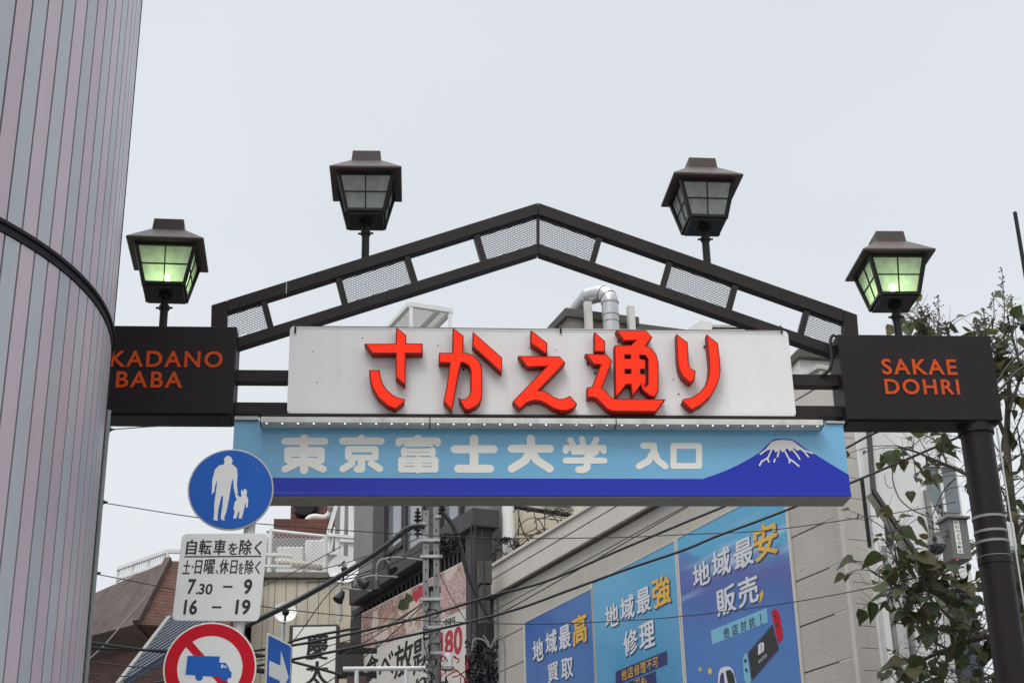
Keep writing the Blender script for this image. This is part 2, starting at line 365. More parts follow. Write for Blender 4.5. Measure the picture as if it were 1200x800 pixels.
def brick_mat(name, c1, c2, mortar, scale, th=0.0):
    m = bpy.data.materials.new(name); m.use_nodes = True; t = m.node_tree; b = t.nodes['Principled BSDF']; b.inputs['Roughness'].default_value = .85
    tcn = t.nodes.new('ShaderNodeTexCoord'); mp = t.nodes.new('ShaderNodeMapping'); mp.inputs['Rotation'].default_value = (R(90), 0, th)
    sp = t.nodes.new('ShaderNodeSeparateXYZ'); cb = t.nodes.new('ShaderNodeCombineXYZ'); ad = t.nodes.new('ShaderNodeMath')
    l = t.links.new; l(tcn.outputs['Object'], sp.inputs[0]); l(sp.outputs[0], ad.inputs[0]); l(sp.outputs[1], ad.inputs[1]); l(ad.outputs[0], cb.inputs[0]); l(sp.outputs[2], cb.inputs[1])
    br = t.nodes.new('ShaderNodeTexBrick'); br.inputs['Color1'].default_value = (*c1, 1); br.inputs['Color2'].default_value = (*c2, 1); br.inputs['Mortar'].default_value = (*mortar, 1)
    br.inputs['Scale'].default_value = scale; br.inputs['Mortar Size'].default_value = .03; br.inputs['Brick Width'].default_value = .9; br.inputs['Row Height'].default_value = .3
    l(cb.outputs[0], br.inputs['Vector'])
    n = t.nodes.new('ShaderNodeTexNoise'); n.inputs['Scale'].default_value = 1.5; n.inputs['Detail'].default_value = 6; l(tcn.outputs['Object'], n.inputs['Vector'])
    r_ = t.nodes.new('ShaderNodeMapRange'); r_.inputs['From Min'].default_value = .3; r_.inputs['From Max'].default_value = .7; r_.inputs['To Min'].default_value = .75; r_.inputs['To Max'].default_value = 1.2; l(n.outputs['Fac'], r_.inputs['Value'])
    sc = t.nodes.new('ShaderNodeVectorMath'); sc.operation = 'SCALE'; l(br.outputs['Color'], sc.inputs[0]); l(r_.outputs[0], sc.inputs['Scale']); l(sc.outputs[0], b.inputs['Base Color'])
    bp = t.nodes.new('ShaderNodeBump'); bp.inputs['Strength'].default_value = .5; bp.inputs['Distance'].default_value = .02; l(br.outputs['Fac'], bp.inputs['Height']); bp.invert = True; l(bp.outputs[0], b.inputs['Normal'])
    return m
BRICK = brick_mat('red_brown_brick', rgb(118, 80, 68), rgb(98, 66, 57), rgb(62, 50, 46), 4.2)
TILE = brick_mat('maroon_tile', rgb(120, 78, 70), rgb(112, 72, 64), rgb(96, 64, 58), 2.5)

def poster_mat(name, stops, streaks=0.0, dirv=(0.4, .1, 1.0), ring=False):
    """printed graphic: colour bands of ink running across the sheet"""
    m = bpy.data.materials.new(name); m.use_nodes = True; t = m.node_tree; b = t.nodes['Principled BSDF']; b.inputs['Roughness'].default_value = .35; b.inputs['Coat Weight'].default_value = .15
    l = t.links.new; tcn = t.nodes.new('ShaderNodeTexCoord')
    dt = t.nodes.new('ShaderNodeVectorMath'); dt.operation = 'DOT_PRODUCT'; dt.inputs[1].default_value = dirv; l(tcn.outputs['Generated'], dt.inputs[0])
    n = t.nodes.new('ShaderNodeTexNoise'); n.inputs['Scale'].default_value = 1.4; n.inputs['Detail'].default_value = 2; l(tcn.outputs['Generated'], n.inputs['Vector'])
    ma = t.nodes.new('ShaderNodeMath'); ma.operation = 'MULTIPLY_ADD'; ma.inputs[1].default_value = .28; l(n.outputs['Fac'], ma.inputs[0]); l(dt.outputs['Value'], ma.inputs[2])
    rp = t.nodes.new('ShaderNodeValToRGB'); e = rp.color_ramp.elements
    e[0].position = stops[0][0]; e[0].color = (*stops[0][1], 1); e[1].position = stops[-1][0]; e[1].color = (*stops[-1][1], 1)
    for p, c in stops[1:-1]: x = e.new(p); x.color = (*c, 1)
    l(ma.outputs[0], rp.inputs[0]); cur = rp.outputs[0]
    if streaks:
        mp = t.nodes.new('ShaderNodeMapping'); mp.inputs['Rotation'].default_value = (0, R(8), 0); mp.inputs['Scale'].default_value = (.5, .5, 9); l(tcn.outputs['Generated'], mp.inputs[0])
        n2 = t.nodes.new('ShaderNodeTexNoise'); n2.inputs['Scale'].default_value = 1.5; n2.inputs['Detail'].default_value = 3; l(mp.outputs[0], n2.inputs['Vector'])
        r2 = t.nodes.new('ShaderNodeMapRange'); r2.inputs['From Min'].default_value = .5; r2.inputs['From Max'].default_value = .72; l(n2.outputs['Fac'], r2.inputs['Value'])
        sp = t.nodes.new('ShaderNodeSeparateXYZ'); l(tcn.outputs['Generated'], sp.inputs[0])
        # bands of light are printed only across the upper part of the sheet
        mk = t.nodes.new('ShaderNodeValToRGB'); k = mk.color_ramp.elements; k[0].position = streaks - .14; k[0].color = (0, 0, 0, 1); k[1].position = streaks + .12; k[1].color = (0, 0, 0, 1)
        k2 = k.new(streaks); k2.color = (1, 1, 1, 1); l(sp.outputs[2], mk.inputs[0])
        mu = t.nodes.new('ShaderNodeMath'); mu.operation = 'MULTIPLY'; l(r2.outputs[0], mu.inputs[0]); l(mk.outputs[0], mu.inputs[1])
        mx = t.nodes.new('ShaderNodeMixRGB'); mx.inputs[2].default_value = (.62, .7, .86, 1); l(mu.outputs[0], mx.inputs[0]); l(cur, mx.inputs[1]); cur = mx.outputs[0]
    l(cur, b.inputs['Base Color'])
    return m
POST_A = poster_mat('poster_print_violet', [(.2, rgb(42, 104, 172)), (.62, rgb(48, 98, 172)), (.9, rgb(66, 92, 170)), (1.15, rgb(112, 90, 162))], dirv=(-.55, -.2, .75))
POST_B = poster_mat('poster_print_azure', [(.1, rgb(54, 116, 168)), (.6, rgb(68, 140, 186)), (1.0, rgb(84, 162, 202))], dirv=(.15, .1, .8))
POST_C = poster_mat('poster_print_royal', [(.2, rgb(52, 120, 184)), (.76, rgb(52, 112, 182)), (.87, rgb(52, 92, 168)), (.93, rgb(74, 86, 160)), (.99, rgb(66, 132, 184)), (1.15, rgb(74, 162, 202))], streaks=.845, dirv=(.22, .05, .85))

def meat_mat():
    m = bpy.data.materials.new('food_photo_print'); m.use_nodes = True; t = m.node_tree; b = t.nodes['Principled BSDF']; b.inputs['Roughness'].default_value = .5
    l = t.links.new; tcn = t.nodes.new('ShaderNodeTexCoord')
    n = t.nodes.new('ShaderNodeTexNoise'); n.inputs['Scale'].default_value = 2.2; n.inputs['Detail'].default_value = 3; l(tcn.outputs['Object'], n.inputs['Vector'])
    mx = t.nodes.new('ShaderNodeMixRGB'); mx.inputs[0].default_value = .22; l(tcn.outputs['Object'], mx.inputs[1]); l(n.outputs['Color'], mx.inputs[2])
    v = t.nodes.new('ShaderNodeTexVoronoi'); v.inputs['Scale'].default_value = 3.6; l(mx.outputs[0], v.inputs['Vector'])
    v2 = t.nodes.new('ShaderNodeTexVoronoi'); v2.inputs['Scale'].default_value = 11; l(mx.outputs[0], v2.inputs['Vector'])
    sp = t.nodes.new('ShaderNodeSeparateXYZ'); l(v.outputs['Color'], sp.inputs[0])
    ad = t.nodes.new('ShaderNodeMath'); ad.operation = 'MULTIPLY_ADD'; ad.inputs[1].default_value = .55; l(v2.outputs['Distance'], ad.inputs[0]); l(sp.outputs[0], ad.inputs[2])
    rp = t.nodes.new('ShaderNodeValToRGB'); e = rp.color_ramp.elements
    e[0].position = .1; e[0].color = (*rgb(74, 58, 54), 1); e[1].position = 1.2; e[1].color = (*rgb(206, 186, 178), 1)
    for p, c in ((.3, rgb(150, 104, 98)), (.45, rgb(182, 148, 140)), (.6, rgb(128, 96, 84)), (.75, rgb(196, 170, 160)), (.9, rgb(150, 120, 100))): x = e.new(p); x.color = (*c, 1)
    l(ad.outputs[0], rp.inputs[0]); l(rp.outputs[0], b.inputs['Base Color']); return m
MEAT = meat_mat()
def marbled():
    m = bpy.data.materials.new('marbled_meat_print'); m.use_nodes = True; t = m.node_tree; b = t.nodes['Principled BSDF']; b.inputs['Roughness'].default_value = .5
    l = t.links.new; tcn = t.nodes.new('ShaderNodeTexCoord'); v = t.nodes.new('ShaderNodeTexVoronoi'); v.feature = 'DISTANCE_TO_EDGE'; v.inputs['Scale'].default_value = 12; l(tcn.outputs['Object'], v.inputs['Vector'])
    rp = t.nodes.new('ShaderNodeValToRGB'); e = rp.color_ramp.elements; e[0].position = .02; e[0].color = (*rgb(150, 116, 110), 1); e[1].position = .10; e[1].color = (*rgb(200, 168, 162), 1)
    l(v.outputs['Distance'], rp.inputs[0]); l(rp.outputs[0], b.inputs['Base Color']); return m
MARB = marbled()

def pane_mat(name, tint):
    m = bpy.data.materials.new(name); m.use_nodes = True; t = m.node_tree; t.nodes.clear(); l = t.links.new
    o = t.nodes.new('ShaderNodeOutputMaterial'); tr = t.nodes.new('ShaderNodeBsdfTranslucent'); df = t.nodes.new('ShaderNodeBsdfDiffuse'); tp = t.nodes.new('ShaderNodeBsdfTransparent'); gl = t.nodes.new('ShaderNodeBsdfGlossy')
    tcn = t.nodes.new('ShaderNodeTexCoord'); n = t.nodes.new('ShaderNodeTexNoise'); n.inputs['Scale'].default_value = 14; n.inputs['Detail'].default_value = 6; l(tcn.outputs['Object'], n.inputs['Vector'])
    r_ = t.nodes.new('ShaderNodeMapRange'); r_.inputs['From Min'].default_value = .3; r_.inputs['From Max'].default_value = .7; r_.inputs['To Min'].default_value = .75; r_.inputs['To Max'].default_value = 1.0; l(n.outputs['Fac'], r_.inputs['Value'])
    sc = t.nodes.new('ShaderNodeVectorMath'); sc.operation = 'SCALE'; sc.inputs[0].default_value = tint; l(r_.outputs[0], sc.inputs['Scale']); l(sc.outputs[0], tr.inputs[0]); l(sc.outputs[0], df.inputs[0])
    tp.inputs[0].default_value = (.85, .9, .85, 1); gl.inputs['Roughness'].default_value = .12
    a = t.nodes.new('ShaderNodeMixShader'); a.inputs[0].default_value = .2; l(tr.outputs[0], a.inputs[1]); l(df.outputs[0], a.inputs[2])
    b = t.nodes.new('ShaderNodeMixShader'); b.inputs[0].default_value = .12; l(a.outputs[0], b.inputs[1]); l(tp.outputs[0], b.inputs[2])
    c = t.nodes.new('ShaderNodeMixShader'); c.inputs[0].default_value = .05; l(b.outputs[0], c.inputs[1]); l(gl.outputs[0], c.inputs[2]); l(c.outputs[0], o.inputs[0]); return m
PANE = pane_mat('frosted_pane', (.78, .80, .78))
BULB_ON = mat('bulb_lit', (.8, .9, .7), .4, emit=((.66, 1.0, .42), 24.0))
BULB_OFF = mat('bulb_unlit', rgb(200, 200, 195), .4)

def leaf_mat(name, c, tr=.35):
    m = bpy.data.materials.new(name); m.use_nodes = True; t = m.node_tree; b = t.nodes['Principled BSDF']; l = t.links.new; o = t.nodes['Material Output']
    oi = t.nodes.new('ShaderNodeTexCoord'); n = t.nodes.new('ShaderNodeTexNoise'); n.inputs['Scale'].default_value = 2.4; n.inputs['Detail'].default_value = 5; l(oi.outputs['Object'], n.inputs['Vector'])
    rp = t.nodes.new('ShaderNodeValToRGB'); e = rp.color_ramp.elements
    e[0].position = .32; e[0].color = (c[0] * .55, c[1] * .6, c[2] * .6, 1); e[1].position = .72; e[1].color = (c[0] * 1.7, c[1] * 1.35, c[2] * 1.1, 1)
    l(n.outputs['Fac'], rp.inputs[0]); l(rp.outputs[0], b.inputs['Base Color']); b.inputs['Roughness'].default_value = .55
    tl = t.nodes.new('ShaderNodeBsdfTranslucent'); l(rp.outputs[0], tl.inputs[0]); mx = t.nodes.new('ShaderNodeMixShader'); mx.inputs[0].default_value = tr
    l(b.outputs[0], mx.inputs[1]); l(tl.outputs[0], mx.inputs[2]); l(mx.outputs[0], o.inputs[0]); return m
LEAF = leaf_mat('leaf_green', (.060, .092, .036), .4)
LEAF2 = leaf_mat('leaf_olive', (.105, .105, .050), .4)
# ------------------------------------------------------------------ frames
AR = Frame((0, 12.0), R(4.819))                      # the arch across the street
def point_at(px, py, dist):
    d = ray(px, py); return CAM_P + d * (dist / math.hypot(d.x, d.y))
def FC(d, th=4.819): return Frame((0, d), R(th))
corner = point_at(986, 600, 15.5)
WL = Frame((corner.x, corner.y), R(-65.17))          # shop wall along the side street
EN = Frame((corner.x, corner.y), R(24.83))           # its end face

# ------------------------------------------------------------------ ground
g = MB(); g.add([(-900, -900, 0), (900, -900, 0), (900, 900, 0), (-900, 900, 0)], [(0, 1, 2, 3)]); structure(g.build('ground', GROUND, origin=(0, 0, 0)))
rd = Frame((0.4, 12), R(4.819 + 6))
g = MB(); g.add([rd.w(-2.3, .004, 14), rd.w(2.3, .004, 14), rd.w(2.3, .004, -40), rd.w(-2.3, .004, -40)], [(0, 1, 2, 3)]); structure(g.build('road', ASPH, origin=(0, 12, 0)))
for a, b in ((-4.2, -2.32), (2.32, 3.6)):
    g = MB(); g.box(rd, a, b, -.05, .12, -1.5, 14); structure(g.build('pavement', PAVE, bevel=.015))
g = MB()
for a, b in ((-2.1, -1.98), (1.98, 2.1)): g.add([rd.w(a, .008, 13.5), rd.w(b, .008, 13.5), rd.w(b, .008, -39), rd.w(a, .008, -39)], [(0, 1, 2, 3)])
structure(g.build('road_marking', PWHITE, origin=(0, 12, 0)))

# ------------------------------------------------------------------ round tower on the left
TR_, TD, TAZ = 2.4538, 10.0, R(-15.8246)
tp = Vector((math.sin(TAZ), math.cos(TAZ))) * TD; tn = Vector((-math.cos(TAZ), math.sin(TAZ))); tcx = tp + tn * TR_
a0 = math.atan2(-tn.y, -tn.x); dphi = 2 * math.pi / 120; ph0 = a0 - .1123
tower = thing('round_tower_building', 'round tower clad in narrow pink and grey upright metal panels', 'building', (tcx.x, tcx.y, 0))
ring_z = 1.6 + 4.164; TOP = 16.0
core = MB(); core.tube([(tcx.x, tcx.y, 0), (tcx.x, tcx.y, TOP)], TR_ - .03, k=120); core.build('core_wall', JOINT, tower, smooth=True)
for z0, z1 in ((.3, ring_z - .078), (ring_z + .006, TOP)):
    for par, m in ((0, TPINK), (1, TGREY)):
        b = MB()
        for k in range(120):
            if (k % 2) != par: continue
            aa = ph0 - dphi * k; g_ = .0072 / TR_
            A, B = aa - dphi + g_, aa - g_; mid = (A + B) / 2
            P = []
            for rr in (TR_, TR_ - .025):
                for t in (A, mid, B): P.append((tcx.x + rr * math.cos(t), tcx.y + rr * math.sin(t)))
            vs = [(x, y, z0) for x, y in P] + [(x, y, z1) for x, y in P]
            b.add(vs, [(0, 1, 7, 6), (1, 2, 8, 7), (2, 5, 11, 8), (3, 0, 6, 9), (6, 7, 10, 9), (7, 8, 11, 10), (1, 0, 3, 4), (2, 1, 4, 5)])
        b.build('pink_panels' if par == 0 else 'grey_panels', m, tower)
b = MB(); b.tube([(tcx.x, tcx.y, ring_z - .022), (tcx.x, tcx.y, ring_z)], TR_ + .02, k=160); b.tube([(tcx.x, tcx.y, ring_z - .072), (tcx.x, tcx.y, ring_z - .028)], TR_ + .008, k=160)
b.build('ring_band', JOINT, tower, smooth=True)
b = MB(); ed = a0
ex, ey = tcx.x + (TR_ - .016) * math.cos(ed), tcx.y + (TR_ - .016) * math.sin(ed)
b.tube([(ex, ey, .1), (ex, ey, TOP)], .024, k=8); b.build('edge_trim', BLACKM, tower, smooth=True)
b = MB(); ed2 = a0 + .035; ex2, ey2 = tcx.x + (TR_ + .018) * math.cos(ed2), tcx.y + (TR_ + .018) * math.sin(ed2)
b.tube([(ex2, ey2, .1), (ex2, ey2, 5.3)], .018, k=10); b.build('downpipe', CHAN, tower, smooth=True)

# ------------------------------------------------------------------ the arch
CN0, CN1 = -.22, -.12
arch_o = AR.w(0, 0, -.17)
arch = thing('street_arch', 'dark brown steel gable arch with mesh panels spanning the street entrance', 'arch', arch_o)
def ap(pts, n0=CN0, n1=CN1): b = MB(); b.prism(AR, AR.poly(pts, n1), n0, n1); return b
ap([(266.2, 351.5), (630.4, 237.5), (630.4, 251), (266.2, 365)]).build('upper_chord', STEEL, arch, bevel=.004)
ap([(631, 237.5), (988.3, 362.4), (988.3, 377), (631, 251)]).build('upper_chord', STEEL, arch, bevel=.004)
ap([(272, 397), (630.4, 285), (630.4, 297), (272, 409.5)]).build('lower_chord', STEEL, arch, bevel=.004)
ap([(631, 285), (985, 406.8), (985, 419), (631, 297)]).build('lower_chord', STEEL, arch, bevel=.004)
ap([(247.7, 357.4), (265.8, 351.7), (266.2, 392), (247, 392)]).build('end_post', STEEL, arch, bevel=.004)
ap([(988.7, 362.7), (1004.4, 368.5), (1007, 400), (988.9, 400)]).build('end_post', STEEL, arch, bevel=.004)
ap([(629.2, 250), (632.2, 250), (632.2, 286), (629.2, 286)], -.2, -.14).build('apex_post', STEEL, arch)
ST_L = [((309, 352), (318, 386)), ((396.4, 325), (405, 358)), ((477, 300), (486.5, 331)), ((558.5, 275), (567.5, 306))]
ST_R = [((702.5, 278), (694, 308)), ((785, 307), (776, 339)), ((862, 334), (853.5, 366)), ((946, 364), (938, 394))]
for a, b in ST_L + ST_R:
    dx, dy = b[0] - a[0], b[1] - a[1]; L_ = math.hypot(dx, dy); nx, ny = -dy / L_ * 3.6, dx / L_ * 3.6
    ap([(a[0] - nx, a[1] - ny), (a[0] + nx, a[1] + ny), (b[0] + nx, b[1] + ny), (b[0] - nx, b[1] - ny)], -.21, -.128).build('strut', STEEL, arch, bevel=.003)
def upL(x): return 357.2 - (x - 247.7) * 119.7 / 382.5 + 13
def loL(x): return 397 - (x - 272) * 112 / 358.4
def upR(x): return 237.5 + (x - 631) * 124.9 / 357.3 + 13
def loR(x): return 285 + (x - 631) * 121.8 / 354
def mesh_panel(pts):
    b = MB(); diamond_mesh(b, AR, AR.poly(pts, -.17), -.17, .043, .0225, .0042); b.build('mesh_panel', MESHM, arch)
mesh_panel([(266, upL(266)), (309, upL(309)), (319, loL(319)), (270, loL(270) - 1)])
mesh_panel([(398, upL(398)), (477, upL(477)), (486, loL(486)), (406, loL(406))])
mesh_panel([(560, upL(560)), (629, upL(629)), (629, loL(629)), (567, loL(567))])
mesh_panel([(632, upR(632)), (702, upR(702)), (695, loR(695)), (632, loR(632))])
mesh_panel([(784, upR(784)), (861, upR(861)), (854, loR(854)), (777, loR(777))])
mesh_panel([(946, upR(946)), (988, upR(988)), (986, loR(986)), (938, loR(938))])
for ya, yb, y2, y3 in ((433, 446.5, 438.5, 452.5), (470, 483.5, 476, 489)):
    za = (AR.px(305, ya, CN1)[1] + AR.px(960, y2, CN1)[1]) / 2; zb = (AR.px(305, yb, CN1)[1] + AR.px(960, y3, CN1)[1]) / 2
    s0 = AR.px(273, ya, CN1)[0]; s1 = AR.px(992, y2, CN1)[0]
    b = MB(); b.box(AR, s0, s1, zb, za, CN0, CN1); b.build('rail', STEEL, arch, bevel=.004)
# posts
BN0, BN1 = -.32, 0.0
sR0, sR1 = (AR.px(982, 392)[0] + AR.px(992, 491)[0]) / 2, (AR.px(1161.6, 393)[0] + AR.px(1174, 492)[0]) / 2
zR0, zR1 = AR.px(1080, 491.5)[1], AR.px(1080, 392.6)[1]
sL0, sL1 = AR.px(79, 440)[0], (AR.px(277, 384)[0] + AR.px(273.3, 484)[0]) / 2
zL0, zL1 = AR.px(200, 484)[1], AR.px(200, 382)[1]
pR = AR.px(1144.5, 512, -.16)[0]; pL = sL0 + (sR1 - pR) - .06
for s, zt in ((pR, zR0 + .02), (pL, zL0 + .02)):
    b = MB(); b.tube([AR.w(s, 0, -.16), AR.w(s, zt - .1, -.16)], .135, k=32)
    po = b.build('pole', STEEL2, arch, smooth=True)
    b = MB(); b.tube([AR.w(s, zt - .1, -.16), AR.w(s, zt - .02, -.16)], .152, k=32); b.build('collar', BLACKM, po, smooth=True)
    b = MB(); b.tube([AR.w(s, .02, -.16), AR.w(s, .06, -.16)], .22, k=24); b.build('base_plate', BLACKM, po, smooth=True)
    if s == pR:
        for yy in (602, 619, 631, 649):
            zz = AR.px(1158, yy, -.02)[1]
            b = MB(); b.tube([AR.w(s, zz - .011, -.16), AR.w(s, zz + .011, -.16)], .140, k=32); b.build('strap', CHAN, po, smooth=True)
        b = MB(); zz = AR.px(1158, 640, -.02)[1]
        b.tube([AR.w(s, zz - .12, -.16), AR.w(s, zz - .06, -.16)], .142, k=32); b.build('sleeve', BLACKM, po, smooth=True)
        b = MB(); pts = [AR.w(s + .13, zt - .08, -.02), AR.w(s + .132, zz + .3, -.025), AR.w(s + .13, zz, -.02), AR.w(s + .135, zz - 1.2, -.03), AR.w(s + .13, .3, -.03)]
        b.tube(pts, .009, k=6); b.build('conduit', GALV, po, smooth=True)
b = MB(); j0 = AR.px(336, 331, CN1); j1 = AR.px(336, 343.5, CN1); b.box(AR, j0[0] - .004, j0[0] + .003, j1[1] - .004, j0[1], CN1 + .0005, CN1 + .003); b.build('joint_seam', ALUD, arch)
b = MB(); j0 = AR.px(862, 322, CN1); j1 = AR.px(862, 331, CN1); b.box(AR, j0[0] - .003, j0[0] + .003, j1[1] - .004, j0[1], CN1 + .0005, CN1 + .003); b.build('joint_seam', BLACKM, arch)
# cable hooking over the right end of the rails
b = MB(); b.tube(smooth_path([AR.w(*AR.px(984, 397, -.06), -.06), AR.w(*AR.px(976, 393, -.06), -.06), AR.w(*AR.px(973, 402, -.06), -.06), AR.w(*AR.px(975, 420, -.06), -.06), AR.w(*AR.px(972, 433, -.08), -.08), AR.w(*AR.px(963, 440, -.11), -.11)]), .014, k=8)
b.build('loop_cable', CABLE, arch, smooth=True)

# ------------------------------------------------------------------ name boxes
def name_box(label, s0, s1, z0, z1, lines):
    t = thing('name_box', label, 'sign', AR.w((s0 + s1) / 2, z0, -.16))
    b = MB(); b.box(AR, s0, s1, z0, z1, BN0, BN1); b.build('housing', STEEL2, t, bevel=.006)
    b = MB(); b.box(AR, s0 + .03, s1 - .03, z0 - .012, z0 - .001, BN0 + .03, BN1 - .03); b.build('base_plate', BLACKM, t)
    for txt, x0, x1, y0, y1 in lines:
        a = AR.rect(x0, y0, x1, y1, .006); b = MB(); put_text(b, AR, txt, a[0], a[1], a[2], a[3], .007, off=.018, spacing=1.18, thick=.0055); b.build('lettering', ORANGE, t)
name_box('dark box lettered TAKADANO BABA in orange, half behind the striped tower', sL0, sL1, zL0, zL1, (('TAKADANO', 87, 261, 410.8, 430), ('BABA', 136, 214, 435, 454)))
name_box('dark box lettered SAKAE DOHRI in orange on the right pole of the arch', sR0, sR1, zR0, zR1, (('SAKAE', 1033.5, 1121, 420.5, 439), ('DOHRI', 1037, 1124, 444, 462)))

# ------------------------------------------------------------------ white panel with the red letters
q = AR.rect(338, 384.5, 928, 487)
panel = thing('arch_sign_panel', 'long white sign panel with five raised red Japanese characters', 'sign', AR.w((q[0] + q[1]) / 2, q[2], -.05))
b = MB(); b.prism(AR, rrect(q[0], q[1], q[2], q[3], .045), -.1, 0); b.build('board', WHITE, panel, bevel=.004)
def zA(pts): return [(400 + x / 5, 370 + y / 5) for x, y in pts]
def zB(pts): return [(630 + x / 5, 370 + y / 5) for x, y in pts]
GL = [
 [(zA([(320, 65), (380, 112), (380, 162), (477, 162), (477, 222), (378, 222), (376, 408), (318, 360), (318, 222), (182, 222), (135, 163), (318, 163)]), []),
  (zA([(162, 317), (225, 317), (228, 345), (240, 390), (265, 430), (300, 462), (340, 480), (373, 487), (370, 505), (318, 547), (270, 528), (215, 480), (180, 420), (168, 375)]), [])],
 [(zA([(653, 68), (717, 118), (715, 214), (745, 218), (780, 235), (808, 262), (825, 305), (826, 470), (815, 507), (790, 532), (745, 552), (722, 546), (690, 490), (730, 484), (750, 465), (757, 440), (757, 320), (745, 292), (720, 277), (703, 275), (690, 330), (672, 430), (648, 556), (598, 500), (615, 420), (632, 300), (635, 278), (572, 276), (572, 216), (650, 215)]), []),
  (zA([(770, 92), (943, 245), (940, 336), (768, 178)]), [])],
 [(zA([(1110, 82), (1207, 158), (1207, 230), (1110, 162)]), []),
  (zB([(-115, 234), (130, 237), (163, 275), (8, 436), (35, 438), (65, 452), (95, 474), (130, 487), (160, 482), (190, 467), (232, 515), (210, 543), (170, 556), (130, 555), (90, 541), (50, 516), (20, 501), (-20, 496), (-60, 508), (-105, 547), (-147, 502), (52, 297), (-60, 301)]), [])],
 [(zB([(332, 92), (396, 148), (396, 213), (332, 210)]), []),
  (zB([(278, 222), (403, 225), (438, 265), (378, 424), (397, 436), (422, 466), (450, 485), (750, 488), (695, 562), (440, 560), (405, 545), (375, 515), (345, 485), (325, 478), (290, 480), (290, 418), (318, 415), (368, 287), (330, 285)]), []),
  (zB([(458, 85), (635, 85), (672, 125), (634, 174), (670, 192), (697, 228), (710, 280), (710, 440), (697, 462), (682, 477), (655, 468), (612, 432), (606, 404), (556, 473), (550, 440), (546, 404), (520, 404), (462, 474), (455, 470), (450, 172), (546, 171), (573, 145), (506, 147)]),
   [zB([(512, 229), (544, 229), (544, 250), (512, 250)]), zB([(513, 314), (546, 314), (546, 337), (513, 337)]), zB([(598, 230), (630, 232), (646, 252), (646, 400), (633, 416), (618, 409), (616, 400), (634, 398), (634, 346), (603, 338), (603, 314), (632, 312), (632, 258), (600, 250)])])],
 [(zB([(812, 105), (880, 155), (886, 275), (897, 308), (926, 322), (922, 370), (897, 396), (850, 357), (826, 310), (818, 255)]), []),
  (zB([(990, 107), (1057, 160), (1068, 250), (1073, 320), (1067, 360), (1050, 412), (1015, 472), (960, 522), (902, 553), (846, 500), (852, 487), (902, 478), (950, 446), (985, 402), (1002, 350), (1006, 290)]), [])],
]
NF = .1
for gi, strokes in enumerate(GL):
    body = MB(); face = MB()
    for o_, hs in strokes:
        P = AR.poly(o_, NF); H = [AR.poly(h, NF) for h in hs]
        body.prism(AR, P, .012, NF, H)
        face.prism(AR, inset(P, .011), NF - .002, NF + .003, [inset(h, -.008) for h in H])
        for _ in range(1):
            c = (sum(p[0] for p in P) / len(P), sum(p[1] for p in P) / len(P))
    lt = body.build('letter', REDEDGE, panel); face.build('letter_face', RED, lt)
    st = MB()
    for o_, hs in strokes:
        P = AR.poly(o_, NF)
        for i in range(0, len(P), 6):
            c = (sum(p[0] for p in P) / len(P), sum(p[1] for p in P) / len(P)); s_ = P[i][0] * .82 + c[0] * .18; z_ = P[i][1] * .82 + c[1] * .18
            st.tube([AR.w(s_, z_, -.002), AR.w(s_, z_, .02)], .008, k=6)
    st.build('letter_stud', BLACKM, lt)
for px_ in (346, 657, 916):
    a = AR.px(px_, 388, .01); b = MB(); b.tube([AR.w(a[0], a[1] - .02, .012), AR.w(a[0], a[1] + .035, .012), AR.w(a[0], a[1] + .06, -.02)], .008, k=6); b.build('hook', BLACKM, panel, smooth=True)
rs = random.Random(21)
for i in range(16):
    s_ = q[0] + .1 + (q[1] - q[0] - .2) * rs.random(); z_ = q[2] + .06 + (q[3] - q[2] - .12) * rs.random()
    b = MB(); b.tube([AR.w(s_, z_, -.001), AR.w(s_, z_, .004)], rs.choice((.004, .005, .007)), k=8); b.build('screw', BLACKM, panel)
# thin steel wire strung along the top of the panel
b = MB(); pa = [AR.w(*AR.px(x, y, .012), .012) for x, y in ((345, 382), (480, 383.5), (657, 386), (790, 386.5), (916, 388.5))]; b.tube(smooth_path(pa), .0035, k=5)
tag(b.build('steel_wire', CABLE), 'thin steel wire strung along the top edge of the white panel', 'wire')

# ------------------------------------------------------------------ blue university sign
SN = .02
zt = (AR.px(290, 491, SN)[1] + AR.px(980, 495.5, SN)[1]) / 2 - .012; zb = (AR.px(380, 579.5, SN)[1] + AR.px(990, 582, SN)[1]) / 2
s0 = (AR.px(274, 492, SN)[0] + AR.px(271, 575, SN)[0]) / 2; s1 = (AR.px(988.5, 495, SN)[0] + AR.px(997, 582, SN)[0]) / 2
blue = thing('entrance_sign', 'light blue entrance sign with white characters and a dark blue snow topped mountain', 'sign', AR.w((s0 + s1) / 2, zb, -.1))
b = MB(); b.box(AR, s0, s1, zb, zt, -.23, SN); b.build('panel', SKYB, blue, bevel=.003)
b = MB(); b.box(AR, s0 + .004, s1 - .004, zb - .012, zb - .001, -.226, SN - .004); b.build('underside', UNDER, blue)
b = MB(); b.box(AR, s0 - .002, s1 + .002, zb - .004, zb + .022, SN - .01, SN + .006); b.build('bottom_trim', DEEPB, blue, bevel=.002)
zline = (AR.px(330, 560, SN)[1] + AR.px(800, 560.5, SN)[1]) / 2
mt = AR.poly([(825, 560.3), (838, 556), (851, 551), (864, 545), (877, 538), (890, 530), (900, 520), (906, 515), (910, 513.8), (916, 514), (927.4, 514.5), (935.5, 519), (943, 525), (951.7, 530), (971, 542)], SN)
b = MB(); b.prism(AR, [(s0 + .001, zb + .001), (s1 - .001, zb + .001), (s1 - .001, AR.px(994, 556, SN)[1])] + mt[::-1] + [(mt[0][0], zline), (s0 + .001, zline)], SN, SN + .002); b.build('mountain_print', DEEPB, blue)
b = MB(); k = 0
